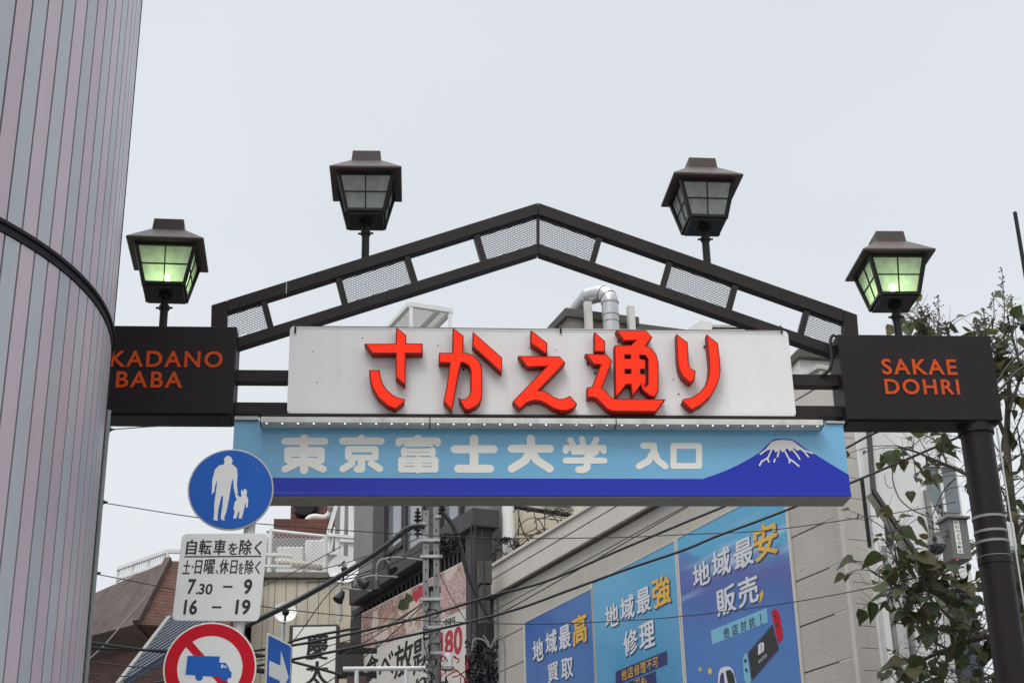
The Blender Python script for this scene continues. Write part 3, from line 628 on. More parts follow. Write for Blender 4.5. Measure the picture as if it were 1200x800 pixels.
b.prism(AR, AR.poly([(904, 518), (909, 516), (915, 515.3), (928, 516), (936, 522), (944, 528), (938, 526.5), (934, 528), (930, 524.5), (926, 529), (922, 525), (917, 530), (914, 526), (909, 530), (906, 526), (900, 527), (893, 531), (898, 525)], SN), SN + .002, SN + .0040)
for pl in ([(905, 525), (900, 536), (892, 541)], [(899, 537), (901, 541)], [(913, 527), (911, 535)], [(908, 538), (907, 541)], [(919, 527), (924, 537), (930, 541), (936, 546)], [(925, 538), (925, 542)], [(928, 526), (934, 533), (937, 538)], [(936, 524), (943, 530), (947, 535)], [(943, 528), (952, 531)], [(899, 526), (891, 532)], [(893, 540), (890, 545)]):
    for p, q_ in zip(pl, pl[1:]):
        b.prism(AR, capsule(AR.px(*p, SN), AR.px(*q_, SN), .013), SN + .0022, SN + .0042 + k * .0001); k += 1
b.build('snow_print', PWHITE, blue)
def cx_(p): return (270 + p[0] / 3.243, 470 + p[1] / 3.243)
def cy_(p): return (630 + p[0] / 3.077, 470 + p[1] / 3.077)
W7 = 7.6  # stroke width in photo pixels
CH = [
 (cx_, [([(208, 152), (358, 152)], 24), ([(280, 140), (280, 262)], 26), ([(218, 186), (345, 186)], 22), ([(218, 186), (218, 222)], 22), ([(345, 186), (345, 222)], 22), ([(218, 205), (345, 205)], 10), ([(218, 226), (345, 226)], 20), ([(262, 232), (208, 258)], 23), ([(298, 232), (352, 258)], 23)]),
 (cx_, [([(427, 151), (572, 151)], 24), ([(498, 140), (498, 150)], 24), ([(448, 182), (550, 182)], 21), ([(448, 182), (448, 212)], 21), ([(550, 182), (550, 212)], 21), ([(448, 214), (550, 214)], 20), ([(498, 216), (498, 258)], 24), ([(482, 258), (498, 258)], 23), ([(462, 236), (428, 257)], 23), ([(535, 236), (567, 257)], 23)]),
 (cx_, [([(712, 140), (712, 150)], 24), ([(642, 150), (785, 150)], 22), ([(640, 150), (640, 160)], 21), ([(787, 150), (787, 160)], 21), ([(665, 167), (765, 167)], 10), ([(660, 186), (768, 186)], 12), ([(660, 201), (768, 201)], 12), ([(660, 186), (660, 201)], 20), ([(768, 186), (768, 201)], 20), ([(650, 223), (778, 223)], 19), ([(650, 260), (778, 260)], 19), ([(650, 223), (650, 260)], 21), ([(778, 223), (778, 260)], 21), ([(714, 223), (714, 260)], 26), ([(650, 241), (778, 241)], 9)]),
 (cx_, [([(853, 182), (1000, 182)], 27), ([(926, 142), (926, 255)], 28), ([(866, 256), (986, 256)], 27)]),
 (cx_, [([(1070, 180), (1213, 180)], 27), ([(1142, 142), (1142, 185), (1120, 225), (1070, 256)], 27), ([(1142, 185), (1165, 225), (1213, 256)], 27)]),
 (cy_, [([(118, 140), (128, 158)], 20), ([(160, 136), (164, 155)], 20), ([(212, 138), (202, 158)], 20), ([(102, 168), (238, 168)], 20), ([(102, 168), (101, 180)], 19), ([(238, 168), (238, 180)], 19), ([(130, 184), (212, 184)], 17), ([(212, 184), (178, 205)], 18), ([(102, 214), (240, 214)], 21), ([(178, 205), (178, 240), (166, 247), (148, 247)], 23)]),
 (cy_, [([(382, 160), (418, 160)], 22), ([(418, 160), (420, 180), (400, 215), (366, 234)], 22), ([(420, 180), (432, 212), (460, 234)], 22)]),
 (cy_, [([(490, 161), (582, 161)], 20), ([(490, 161), (490, 233)], 20), ([(582, 161), (582, 233)], 20), ([(490, 233), (582, 233)], 20)]),
]
for f_, strokes in CH:
    b = MB(); k = 0
    for pl, wd in strokes:
        wd_m = wd / 3.243 * .0083
        P = [AR.px(*f_(p), SN) for p in pl]
        for p, q_ in zip(P, P[1:]): b.prism(AR, capsule(p, q_, wd_m), SN - .001, SN + .002 + k * .0002); k += 1
    b.build('character', PWHITE, blue)
b = MB(); a = AR.rect(275.5, 487.5, 303, 491, SN); b.box(AR, a[0], a[1], zt + .001, zt + .03, -.2, SN + .03); b.build('flashing', ALU, blue)
b = MB(); a = AR.rect(967, 491, 989, 495, SN); b.box(AR, a[0], a[1], zt + .001, zt + .02, -.2, SN + .02); b.build('flashing', ALU, blue)

# light strip
LN = .165
a = AR.rect(305, 488, 965, 495, LN)
zl0 = (AR.px(305, 494, LN)[1] + AR.px(962, 498.3, LN)[1]) / 2; zl1 = (AR.px(305, 487.3, LN)[1] + AR.px(962, 492.0, LN)[1]) / 2
strip = thing('light_strip', 'white LED light strip along the top of the light blue sign', 'light fitting', AR.w(0, zl0, .1))
b = MB(); b.box(AR, a[0], a[1], zl0, zl1, SN + .002, LN); b.build('housing', ALUD, strip, bevel=.003)
b = MB(); b.box(AR, a[0] + .002, a[1] - .002, zl1 - .03, q[2] - .002, -.11, SN + .012); b.build('gap_dark_strip', BLACKM, strip)  # dark strip added so the open gap below the white panel looks black
for s_ in (a[0], a[0] + 1.37, a[0] + 2.9, a[1]):
    b = MB(); b.box(AR, s_ - .004, s_ + .004, zl0 - .003, zl1 + .003, SN + .014, LN + .003); b.build('joint_cover', BLACKM, strip)
proto = None; n_led = 37
for i in range(n_led):
    s_ = a[0] + .05 + (a[1] - a[0] - .1) * i / (n_led - 1); p = AR.w(s_, zl0, LN - .022)
    if proto is None:
        b = MB(); b.ball(p, .0055, 8, 6); proto = b.build('led', LED, strip, smooth=True); p0 = p
    else:
        c = proto.copy(); COL.objects.link(c); c.parent = strip; c.location = p - p0

# ------------------------------------------------------------------ lanterns
LF = Frame((0, 0), R(4.819))
def lantern_mesh_parts(root):
    """body bottom at z=0 of the prototype; the post runs from z=-1 to 0"""
    bh, tb, bb = .37, .235, .15
    b = MB(); b.tube([(0, 0, -1), (0, 0, 0.0)], .033, k=16); post = b.build('post', BLACKM, root, smooth=True)
    b = MB(); b.tube([(0, 0, -.12), (0, 0, -.09)], .043, k=16); b.tube([(.04, 0, -.105), (.066, 0, -.105)], .009, k=6); b.tube([(-.04, 0, -.105), (-.066, 0, -.105)], .009, k=6); col = b.build('collar', BLACKM, root, smooth=True)
    def C(i, z):
        r_ = bb + (tb - bb) * z / bh
        sx, sy = ((1, 1), (-1, 1), (-1, -1), (1, -1))[i]
        return Vector((sx * r_, sy * r_, z))
    b = MB(); b.box8([LFw(-bb, -bb, 0), LFw(bb, -bb, 0), LFw(bb, bb, 0), LFw(-bb, bb, 0), LFw(-bb - .005, -bb - .005, .03), LFw(bb + .005, -bb - .005, .03), LFw(bb + .005, bb + .005, .03), LFw(-bb - .005, bb + .005, .03)])
    b.tube([(0, 0, -.03), (0, 0, .0)], .055, k=16)
    base = b.build('base', BLACKM, root)
    fr_ = MB()
    for i in range(4):
        fr_.bar(LFw(*C(i, .02)), LFw(*C(i, bh)), .03, .03, up=Vector((1, .3, 0)))
        j = (i + 1) % 4
        fr_.bar(LFw(*C(i, bh - .015)), LFw(*C(j, bh - .015)), .026, .03); fr_.bar(LFw(*C(i, .04)), LFw(*C(j, .04)), .024, .026)
    frame = fr_.build('frame', BLACKM, root)
    panes = []
    for i in range(4):
        j = (i + 1) % 4; p = MB()
        a_, b_, c_, d_ = C(i, .045), C(j, .045), C(j, bh - .02), C(i, bh - .02); k_ = .955
        def sh(v): return LFw(v.x * k_, v.y * k_, v.z)
        p.add([sh(a_), sh(b_), sh(c_), sh(d_)], [(0, 1, 2, 3)]); pn = p.build('pane', PANE, root)
        m_ = MB(); mid0 = (a_ + b_) / 2; mid1 = (c_ + d_) / 2; l0 = (a_ + d_) / 2; r0 = (b_ + c_) / 2
        m_.bar(LFw(mid0.x * .98, mid0.y * .98, mid0.z), LFw(mid1.x * .98, mid1.y * .98, mid1.z), .010, .010); m_.bar(LFw(l0.x * .985, l0.y * .985, l0.z), LFw(r0.x * .985, r0.y * .985, r0.z), .010, .010)
        m_.build('glazing_bar', BLACKM, pn)
        panes.append(pn)
    b = MB(); e, c = .305, .135; z0, z1 = bh - .005, bh + .165
    q8 = lambda h, z: [LFw(-h, -h, z), LFw(h, -h, z), LFw(h, h, z), LFw(-h, h, z)]
    vs = q8(e - .012, z0 - .004) + q8(e, z0) + q8(e, z0 + .018) + q8(c, z1)
    fs = [(3, 2, 1, 0)] + [(4 * k + i, 4 * k + (i + 1) % 4, 4 * k + 4 + (i + 1) % 4, 4 * k + 4 + i) for k in range(3) for i in range(4)] + [(12, 13, 14, 15)]
    b.add(vs, fs); roof = b.build('roof', ROOFL, root, bevel=.004)
    b = MB(); vs = q8(c - .006, z1) + q8(c - .016, z1 + .105); b.add(vs, [(0, 1, 5, 4), (1, 2, 6, 5), (2, 3, 7, 6), (3, 0, 4, 7), (4, 5, 6, 7), (3, 2, 1, 0)]); b.build('cap', ROOFL, roof, bevel=.004)
def LFw(x, y, z): return LF.u * x - LF.n * y + Z * z
lproto = thing('street_lantern', '', 'street lamp', (0, 0, 0), 'lanterns on the arch', proto=True)
lantern_mesh_parts(lproto)
LNN = -.17
specs = [(191, 381, 256.5, 'lit green glowing lantern above the TAKADANO BABA box beside the tower', True, zL1),
         (428, 305, 176.5, 'unlit lantern on the left slope of the arch', False, None),
         (829, 311, 185, 'unlit lantern on the right slope of the arch', False, None),
         (1053, 391, 271, 'lit green glowing lantern above the SAKAE DOHRI box', True, zR1)]
for i, (bx, by, ty, lab, lit, zfix) in enumerate(specs):
    s_, zb_ = AR.px(bx, by, LNN)
    if zfix: zb_ = zfix
    zcap = AR.px(bx, ty, LNN + .12)[1]; zbody = zcap - .64
    o = lproto if i == 0 else copy_tree(lproto)
    o.scale = (1.06 if lit else 1.03,) * 3; o['label'] = lab; LEN = (zcap - .64 * o.scale[2] - zb_) / o.scale[2]; o.location = AR.w(s_, zb_, LNN)
    for ch in o.children:
        if ch.name.startswith('post'): ch.scale.z = LEN; ch.location.z = LEN
        else: ch.location.z = LEN
    o['_lit'] = lit; o.rotation_euler.z = R((2.5, -1.0, 1.2, -1.5)[i])
lanterns = [o for o in COL.objects if o.name.startswith('street_lantern')]
for o in lanterns:
    lit = o['_lit']; del o['_lit']
    if '_proto' in o: del o['_proto']
    LEN = [ch for ch in o.children if ch.name.startswith('base')][0].location.z
    b = MB(); b.tube([(0, 0, .0), (0, 0, .05)], .02, k=10); b.tube([(0, 0, .05), (0, 0, .13)], .016 if not lit else .024, k=10); b.ball((0, 0, .14), .03, 12, 8)
    me = bpy.data.meshes.new('bulb'); me.from_pydata(b.v, [], b.f); me.materials.append(BULB_ON if lit else BULB_OFF)
    bo = bpy.data.objects.new('bulb', me); COL.objects.link(bo); bo.parent = o; bo.location.z = LEN + .03
    me.polygons.foreach_set('use_smooth', [True] * len(me.polygons))

# ------------------------------------------------------------------ road signs on the white post
SG = Frame((0, 10.4), R(8)); sgp = point_at(270, 573, 10.25); SG.o = Vector((sgp.x, sgp.y, 0))
pt, pb = Vector(SG.w(*SG.px(294.5, 600, -.06), -.06)), Vector(SG.w(*SG.px(279, 742, -.06), -.06))
dv = (pb - pt).normalized(); foot = pb + dv * (pb.z / -dv.z)
b = MB(); b.tube([foot, pt - dv * .18], .038, k=20); po = b.build('sign_post', POLEW, smooth=True, origin=foot); tag(po, 'white steel post carrying the round and square road signs', 'pole')
b = MB(); b.ball(pt - dv * .18, .038, 12, 6); b.build('post_cap', POLEW, po, smooth=True)
def px_len(px): return SG.px(270 + px / 2, 600)[0] - SG.px(270 - px / 2, 600)[0]
def bracket(root, yy):
    b = MB(); t_ = (yy - 600) / 142.0; P = pt.lerp(pb, t_)
    b.tube([P - dv * -.012, P + dv * -.012], .045, k=16); sp_ = (P - SG.o).dot(SG.u)
    b.box(SG, sp_ - .16, sp_ + .05, P.z - .012, P.z + .012, -.026, -.008); b.build('bracket', ALU, root)
c = SG.px(270.5, 573); r_ = px_len(101.5) / 2
t = thing('pedestrian_sign', 'round blue sign with white adult and child pictograms', 'road sign', SG.w(c[0], c[1] - r_, 0))
b = MB(); b.prism(SG, circ(*c, r_), -.012, 0); b.build('rim', ALU, t, bevel=.003)
b = MB(); b.prism(SG, circ(*c, r_ * .965), 0, .0015); b.build('face', ROADB, t)
zz = lambda pts: [(80 + x / 2.5, 480 + y / 2.5) for x, y in pts]
b = MB()
b.prism(SG, SG.poly(zz([(460, 139), (468, 134), (477, 139), (482, 150), (478, 158), (485, 163), (494, 172), (496, 190), (494, 220), (497, 247), (490, 251), (485, 230), (483, 200), (478, 215), (474, 240), (470, 265), (463, 300), (456, 318), (460, 324), (448, 322), (447, 312), (452, 280), (454, 250), (448, 255), (440, 290), (437, 315), (438, 325), (425, 322), (427, 312), (428, 275), (432, 245), (436, 215), (436, 205), (430, 225), (428, 240), (420, 248), (421, 235), (422, 205), (430, 175), (442, 163), (456, 160), (458, 152), (456, 145)])), .0015, .003)
b.prism(SG, SG.poly(zz([(508, 232), (512, 240), (517, 230), (524, 238), (522, 250), (527, 262), (526, 285), (521, 287), (520, 272), (517, 282), (513, 300), (508, 318), (499, 318), (502, 300), (500, 296), (492, 318), (483, 318), (488, 298), (484, 290), (488, 270), (494, 262), (489, 252), (493, 247), (503, 256), (508, 252), (506, 242)])), .0015, .003)
b.build('pictogram', ROADW, t); bracket(t, 600)

t = thing('text_plate', 'white plate with black Japanese text and times below the round blue sign', 'road sign', SG.w(*SG.px(252, 727), 0))
P = SG.poly([(213.5, 625), (314.5, 624.5), (303.5, 727.5), (201.5, 726.5)])
def rq(P, r):
    o_ = []
    for i in range(4):
        p0, p1, p2 = Vector(P[i - 1]), Vector(P[i]), Vector(P[(i + 1) % 4]); a_ = (p0 - p1).normalized(); c_ = (p2 - p1).normalized()
        for k in range(6):
            u_ = k / 5; o_.append(tuple((p1 + a_ * r * (1 - u_) ** 2 + c_ * r * u_ ** 2)))
    return o_
b = MB(); b.prism(SG, rq(P, .04), -.012, 0); b.build('plate', ROADW, t, bevel=.002)
b = MB()
def ptx(txt, x0, y0, x1, y1, off=.012, sh=.07):
    a_ = SG.rect(x0, y0, x1, y1); put_text(b, SG, txt, a_[0], a_[1] - sh * (a_[3] - a_[2]), a_[2], a_[3], .0015, off=off, shear=sh)
for ch, x0, x1, y0 in (('自', 218, 231, 632), ('転', 233, 248.5, 632), ('車', 250, 265, 632), ('を', 267, 279, 635.5), ('除', 280.5, 295.5, 632), ('く', 298, 307, 633.5)): ptx(ch, x0, y0, x1, 649.5, .022)
for ch, x0, x1, y0 in (('土', 214, 223.5, 656), ('・', 224.6, 226.9, 662.5), ('日', 228.2, 237, 656), ('曜', 239, 252, 655), ('、', 252.5, 256, 667), ('休', 257, 268.5, 655), ('日', 269.8, 278.4, 656), ('を', 279, 286, 659), ('除', 287, 297.5, 655.5), ('く', 298.5, 305.5, 657)): ptx(ch, x0, y0, x1, 672 if ch != '・' else y0 + 2.4, .016)
ptx('7', 219.4, 678, 230, 696, .03); ptx('.', 229.5, 693.3, 232, 696, .03); ptx('30', 232.5, 683.5, 249.5, 696, .02); ptx('9', 285, 678, 296, 696, .03)
ptx('16', 215, 702, 232, 719.8, .03); ptx('19', 275.5, 702, 294, 719.8, .03)
for x0, x1, y in ((261.5, 272.5, 687), (248.5, 259.5, 711)): a_ = SG.rect(x0, y - 1.1, x1, y + 1.1); b.prism(SG, [(a_[0], a_[2]), (a_[1], a_[2]), (a_[1], a_[3]), (a_[0], a_[3])], .0005, .0015)
a_ = SG.poly([(216.2, 651.2), (306.5, 650.7), (306.4, 652.1), (216.1, 652.6)]); b.prism(SG, a_, .0005, .0015)
b.build('lettering', BLKP, t); bracket(t, 640); bracket(t, 712)

c = SG.px(246, 782); r_ = px_len(105) / 2
t = thing('no_trucks_sign', 'round red and white sign with a blue truck pictogram', 'road sign', SG.w(c[0], c[1] - r_, 0))
b = MB(); b.prism(SG, circ(*c, r_), -.012, 0); b.build('disc', ROADW, t, bevel=.003)
b = MB(); b.prism(SG, circ(*c, r_ * .965), 0, .0015, [circ(*c, r_ * .70)]); b.build('red_ring', ROADR, t)
b = MB(); a_ = R(-47); dx, dz = math.cos(a_), math.sin(a_); wq = r_ * .085
b.prism(SG, [(c[0] - dx * r_ * .72 - dz * wq, c[1] - dz * r_ * .72 + dx * wq), (c[0] - dx * r_ * .72 + dz * wq, c[1] - dz * r_ * .72 - dx * wq), (c[0] + dx * r_ * .72 + dz * wq, c[1] + dz * r_ * .72 - dx * wq), (c[0] + dx * r_ * .72 - dz * wq, c[1] + dz * r_ * .72 + dx * wq)], 0, .0012); b.build('red_bar', ROADR, t)
z7 = lambda pts: [(90 + x / 4.443, 620 + y / 4.443) for x, y in pts]
b = MB(); b.prism(SG, SG.poly(z7([(577, 657), (744, 660), (742, 692), (776, 694), (790, 716), (797, 735), (806, 742), (804, 772), (566, 754)])), .0015, .003, [SG.poly(z7([(752, 700), (765, 701), (764, 720), (749, 719)])), SG.poly(z7([(769, 702), (774, 703), (782, 721), (768, 720)]))])
for x, y in ((637, 766), (768, 770)): b.prism(SG, circ(*SG.px(*z7([(x, y)])[0]), px_len(8.6) / 2, 20), .0018, .0032)
b.build('pictogram', ROADB, t); bracket(t, 775)

ap_ = point_at(311.5, 760, 10.55); AF = Frame((ap_.x, ap_.y), R(76))
tl = AF.px(313.7, 740.5); tr = AF.px(341.8, 758.7); wA = tr[0] - tl[0]; hA = .47
t = thing('arrow_sign', 'blue square sign with a white arrow, seen almost edge on beside the post', 'road sign', AF.w(tl[0] + wA / 2, tl[1] - hA, 0))
b = MB(); b.prism(AF, rrect(tl[0], tr[0], tl[1] - hA, tl[1], .02), -.012, 0); b.build('plate', ROADW, t, bevel=.002)
b = MB(); b.prism(AF, rrect(tl[0] + .015, tr[0] - .015, tl[1] - hA + .015, tl[1] - .015, .015), 0, .0015); b.build('face', ROADB, t)
cx0, cz0 = tl[0] + wA / 2, tl[1] - hA * .5; hh = hA * .11
b = MB(); b.prism(AF, [(cx0 - wA * .4, cz0 - hh), (cx0 + wA * .05, cz0 - hh), (cx0 + wA * .05, cz0 - hh * 3), (cx0 + wA * .4, cz0), (cx0 + wA * .05, cz0 + hh * 3), (cx0 + wA * .05, cz0 + hh), (cx0 - wA * .4, cz0 + hh)], .0015, .003); b.build('arrow', ROADW, t)
b = MB(); P = pt.lerp(pb, (778 - 600) / 142.0); b.tube([P, AF.w(tl[0] + .02, tl[1] - hA * .55, -.03)], .018, k=8); b.tube([P - Z * .03, P + Z * .03], .05, k=14); b.build('bracket', BLACKM, t)
# ------------------------------------------------------------------ shop with the posters
shop = thing('poster_shop_building', 'beige two storey shop with three blue posters on its long side wall', 'building', WL.w(0, 0, 0))
LEN_W = -WL.px(577, 690)[0]
z_cap = WL.px(640, 627.8)[1]; z_gr = WL.px(577, 683)[1]; z_fb = WL.px(577, 701)[1]
gz = [WL.px(x, y)[1] for x, y in ((957, 617), (964, 669), (970, 723), (977.3, 777.7))]
pitchz = (gz[0] - gz[3]) / 3; EW = .30
lev = []
zz_ = gz[0]
while zz_ < z_fb: zz_ += pitchz
while zz_ > .2: lev.append(zz_); zz_ -= pitchz
b = MB(); tops = [z_fb - .005] + [l for l in lev if l < z_fb - .02] + [.12]
for zt_, zb_ in zip(tops, tops[1:]):
    edges = [-LEN_W] + [-LEN_W + 1.82 * k for k in range(1, 40) if 1.82 * k < LEN_W - .3] + [-.004]
    b.box(WL, -LEN_W, -.004, zb_ + .014, zt_, -.06, 0)
b.build('siding', SIDING, shop, bevel=.003)
b = MB(); b.box(WL, -LEN_W + .01, -.012, 0, z_cap - .02, -.28, -.03); b.build('backing_wall', GROOVE, shop)
b = MB(); b.box(WL, -LEN_W, .02, z_fb, z_gr - .006, -.2, .09); b.box(WL, -LEN_W, .02, z_gr + .006, z_cap - .05, -.2, .095); b.box(WL, -LEN_W - .02, .04, z_cap - .05, z_cap, -.22, .13)
b.build('parapet_fascia', SIDTRIM, shop, bevel=.006)
b = MB(); b.box(WL, -LEN_W, .0, z_fb - .03, z_fb - .004, -.02, .035); b.build('drip_edge', GROOVE, shop)
# end face: stack of narrow boards
ee = EN.px(1011, 590)[0]; EW = max(.22, ee)
b = MB(); zt_ = z_fb + .3
zs = [EN.px(1000, y)[1] for y in (584, 607, 632, 656.5, 681, 706.5, 731.5, 757, 784)]; dz_ = (zs[0] - zs[-1]) / 8
z_ = zs[0] + 8 * dz_
while z_ > .3:
    zn = z_ - dz_
    if z_ < z_cap - .1: b.box(EN, .05, EW, zn + .006, z_, -.03, .0)
    z_ = zn
b.build('end_boards', SIDTRIM, shop, bevel=.002)
b = MB(); b.box(EN, -.005, .046, .1, z_fb, -.05, .012); b.build('corner_trim', SIDTRIM, shop, bevel=.004)
b = MB(); b.box(EN, .004, EW - .004, 0, z_cap - .12, -.3, -.028); b.build('end_backing', SIDTRIM, shop)
b = MB(); b.box(WL, -LEN_W + .1, -4.2, 0, z_cap - .5, -3.2, -.29); b.build('rear_body', CREAM, shop)
# narrow joints on the wall beside the posters
def poster(label, x0, x1, ytop_a, mat_, pieces, proud=.012):
    s0_ = WL.px(*x0)[0]; s1_ = WL.px(*x1)[0]; zt_ = (WL.px(*ytop_a)[1]); zb_ = 3.3
    t = thing('poster', label, 'poster', WL.w((s0_ + s1_) / 2, zb_, .02))
    b = MB(); b.box(WL, s0_, s1_, zb_, zt_, .002, .012); b.build('print', mat_, t)
    b = MB(); fw = .045
    b.box(WL, s0_ - fw, s0_ - .001, zb_ - fw, zt_ + .012, .002, .02); b.box(WL, s1_ + .001, s1_ + fw, zb_ - fw, zt_ + .012, .002, .02)
    b.box(WL, s0_ - .0005, s1_ + .0005, zt_ + .001, zt_ + .012, .002, .018); b.box(WL, s0_ - .0005, s1_ + .0005, zb_ - fw, zb_ - .001, .002, .02)
    b.build('frame', SIDTRIM, t)
    groups = {}
    for p in pieces:
        if p[0] == 'g':
            _, nm, m, ch, x0_, y0_, x1_, y1_, lay = p
            mb = groups.setdefault((nm, m.name), [MB(), m])[0]
            sh = groups.setdefault((nm + '_outline', 'o'), [MB(), PSHAD])[0] if nm == 'headline' else None
            glyph_px(mb, WL, ch, x0_, y0_, x1_, y1_, .0145 + lay * .0012, .035 if nm == 'headline' else .012, slope=.45)
            if sh: glyph_px(sh, WL, ch, x0_ + .6, y0_ + .9, x1_ + 1.0, y1_ + 1.3, .0135 + lay * .0012, .05, slope=.45)
        else:
            _, nm, m, pts, lay = p
            mb = groups.setdefault((nm, m.name) if nm not in ('control', 'dot') else (nm, len(groups)), [MB(), m])[0]
            mb.prism(WL, WL.poly(pts, .013), .0118, .0130 + lay * .0012)
    for (nm, _), (mb, m) in groups.items(): mb.build(nm, m, t)
    return t
def sA(x0, y0, x1, y1): return (610 + x0 / 5, 640 + y0 / 5, 610 + x1 / 5, 640 + y1 / 5)
def sC(x0, y0, x1, y1): return (790 + x0 / 3.812, 590 + y0 / 3.812, 790 + x1 / 3.812, 590 + y1 / 3.812)
def pC(pts): return [(790 + x / 3.812, 590 + y / 3.812) for x, y in pts]
def pA(pts): return [(610 + x / 5, 640 + y / 5) for x, y in pts]
H = 'headline'
poster('violet blue poster reading 地域最高 買取, deepest along the wall', (616.8, 760), (696, 740), (655, 709.8), POST_A,
       [('g', H, PTXT, c, *sA(*bx), 1) for c, bx in (('地', (72, 530, 132, 685)), ('域', (148, 478, 212, 640)), ('最', (226, 448, 292, 612)), ('買', (158, 668, 222, 805)), ('取', (240, 636, 306, 788)))]
       + [('g', H, GOLD, '高', *sA(306, 378, 386, 588), 2)])
poster('light blue poster reading 地域最強 修理, middle of three', (697.5, 730), (796.5, 690), (745, 658.0), POST_B,
       [('g', H, PTXT, c, *sA(*bx), 1) for c, bx in (('地', (496, 322, 572, 488)), ('域', (588, 272, 664, 444)), ('最', (680, 226, 760, 404)), ('修', (604, 470, 684, 650)), ('理', (698, 424, 784, 612)))]
       + [('g', H, GOLD, '強', *sA(772, 148, 876, 372), 2), ('p', 'caption_band', PNAVY, pA([(556, 732), (858, 608), (862, 690), (558, 815)]), 0), ('p', 'caption_band', PNAVY, pA([(556, 822), (792, 728), (800, 840), (560, 930)]), 0)]
       + [('g', 'caption', GOLD, c, *sA(*bx), 1) for c, bx in (('他', (592, 712, 622, 790)), ('店', (628, 696, 660, 776)), ('修', (666, 682, 698, 762)), ('理', (702, 668, 734, 746)), ('不', (740, 656, 770, 730)), ('可', (774, 642, 806, 716)), ('で', (670, 768, 702, 830)), ('も', (706, 754, 738, 820)))])
swp = [('p', 'console_body', PSHAD, pC([(328, 664), (440, 535), (470, 650), (345, 795)]), 0), ('p', 'console_screen', BLKP, pC([(335, 668), (438, 548), (464, 645), (348, 780)]), 1),
       ('p', 'left_controller', PCYAN, pC([(326, 664), (314, 672), (307, 690), (313, 780), (322, 800), (340, 800), (345, 790)]), 1),
       ('p', 'right_controller', ROADR, pC([(434, 480), (448, 468), (462, 474), (470, 490), (486, 580), (484, 606), (470, 622), (462, 612)]), 1),
       ('p', 'console_logo', PTXT, pC([(376, 630), (388, 617), (388, 668), (376, 674)]), 2), ('p', 'console_logo', PTXT, pC([(391, 617), (402, 620), (402, 655), (391, 666)]), 2)]
for x, y, r in ((319, 700, 6), (322, 740, 5), (328, 748, 3), (450, 500, 5), (459, 540, 6), (456, 510, 3)):
    swp.append(('p', 'control', BLKP, [(790 + (x + r * math.cos(a)) / 3.812, 590 + (y + r * 1.5 * math.sin(a)) / 3.812) for a in [k * math.pi / 5 for k in range(10)]], 2))
c4 = (('S', 378, 393), ('W', 384, 394), ('I', 394, 397), ('T', 398, 403), ('C', 404, 409), ('H', 409, 415))
for i, (c, a_, b_) in enumerate((('S', 377, 383), ('W', 384, 391), ('I', 392, 394), ('T', 395, 401), ('C', 402, 407), ('H', 408, 414))):
    swp.append(('g', 'console_word', PTXT, c, *sC(a_, 694 - i * 5.2, b_, 712 - i * 5.2), 2))
watch = [('p', 'watch_strap', PTXT, pC([(196, 800), (198, 760), (206, 735), (225, 726), (246, 726), (262, 740), (278, 800), (240, 830)]), 0), ('p', 'watch_face', BLKP, pC([(230, 745), (252, 740), (266, 760), (274, 800), (270, 830), (244, 820)]), 1), ('p', 'watch_gap', PNAVY, pC([(203, 800), (206, 768), (214, 750), (222, 760), (226, 800)]), 1)]
dots = [('p', 'dot', GOLD, [(790 + (x + r * math.cos(a)) / 3.812, 590 + (y + r * 1.6 * math.sin(a)) / 3.812) for a in [k * math.pi / 6 for k in range(12)]], 0) for x, y, r in ((116, 738, 6), (160, 746, 9))]
leafp = [('p', 'leaf_mark', GOLD, pC([(374, 438), (380, 405), (398, 380), (396, 412), (384, 440)]), 0)]
poster('royal blue poster reading 地域最安 販売 with a handheld game console', (800, 730), (930.5, 690), (835, 610.4), POST_C,
       [('g', H, PTXT, c, *sC(*bx), 1) for c, bx in (('地', (84, 245, 158, 382)), ('域', (170, 182, 250, 340)), ('最', (268, 138, 352, 302)), ('販', (190, 350, 274, 512)), ('売', (286, 305, 374, 470)))]
       + [('g', H, GOLD, '安', *sC(356, 64, 460, 265), 2), ('p', 'caption_band', PCYAN, pC([(164, 566), (414, 464), (418, 528), (170, 628)]), 0)]
       + [('g', 'caption', PSHAD, c, *sC(*bx), 1) for c, bx in (('他', (220, 545, 246, 605)), ('店', (258, 530, 284, 590)), ('対', (296, 514, 322, 575)), ('抗', (334, 500, 360, 560)), ('！', (384, 492, 389, 540)))] + swp + watch + dots + leafp)

# ------------------------------------------------------------------ dark restaurant building further along
DB0 = WL.w(-LEN_W - .3, 0, 0); DB = Frame((DB0.x, DB0.y), R(-65.17))
dark = thing('restaurant_building', 'dark framed restaurant building with grey panels above its billboard', 'building', DB.w(-2, 0, 0))
sl = DB.px(412, 760)[0]; sr = .25
zt_ = DB.px(500, 515)[1]
b = MB(); b.box(DB, sl, sr, 0, zt_, -6, 0); b.build('wall', GREYWALL, dark)
z_b = DB.px(415, 790)[1]
b = MB(); P = DB.poly([(409, 709), (554, 615), (554, 594), (409, 690)], .4); b.prism(DB, P, -.05, .4); b.build('barge_board', DKWOOD, dark, bevel=.01)
b = MB(); P = DB.poly([(412, 716), (567, 618), (567, 645), (548, 656), (414, 726)], .15); b.prism(DB, P, .01, .15); b.build('frieze', DKWOOD, dark)
b = MB(); s_a, s_b = DB.px(410, 760, .2)[0], DB.px(424, 760, .2)[0]; b.box(DB, s_a, s_b, 0, DB.px(417, 722, .2)[1], .01, .2); b.build('pilaster', DKWOOD, dark); b = MB()
s_a, s_b = DB.px(546, 700, .3)[0], DB.px(577, 700, .02)[0]; b.box(DB, s_a, s_b, 0, DB.px(560, 612, .3)[1], .01, .3); b.build('pilaster', DKWOOD, dark)
b = MB()
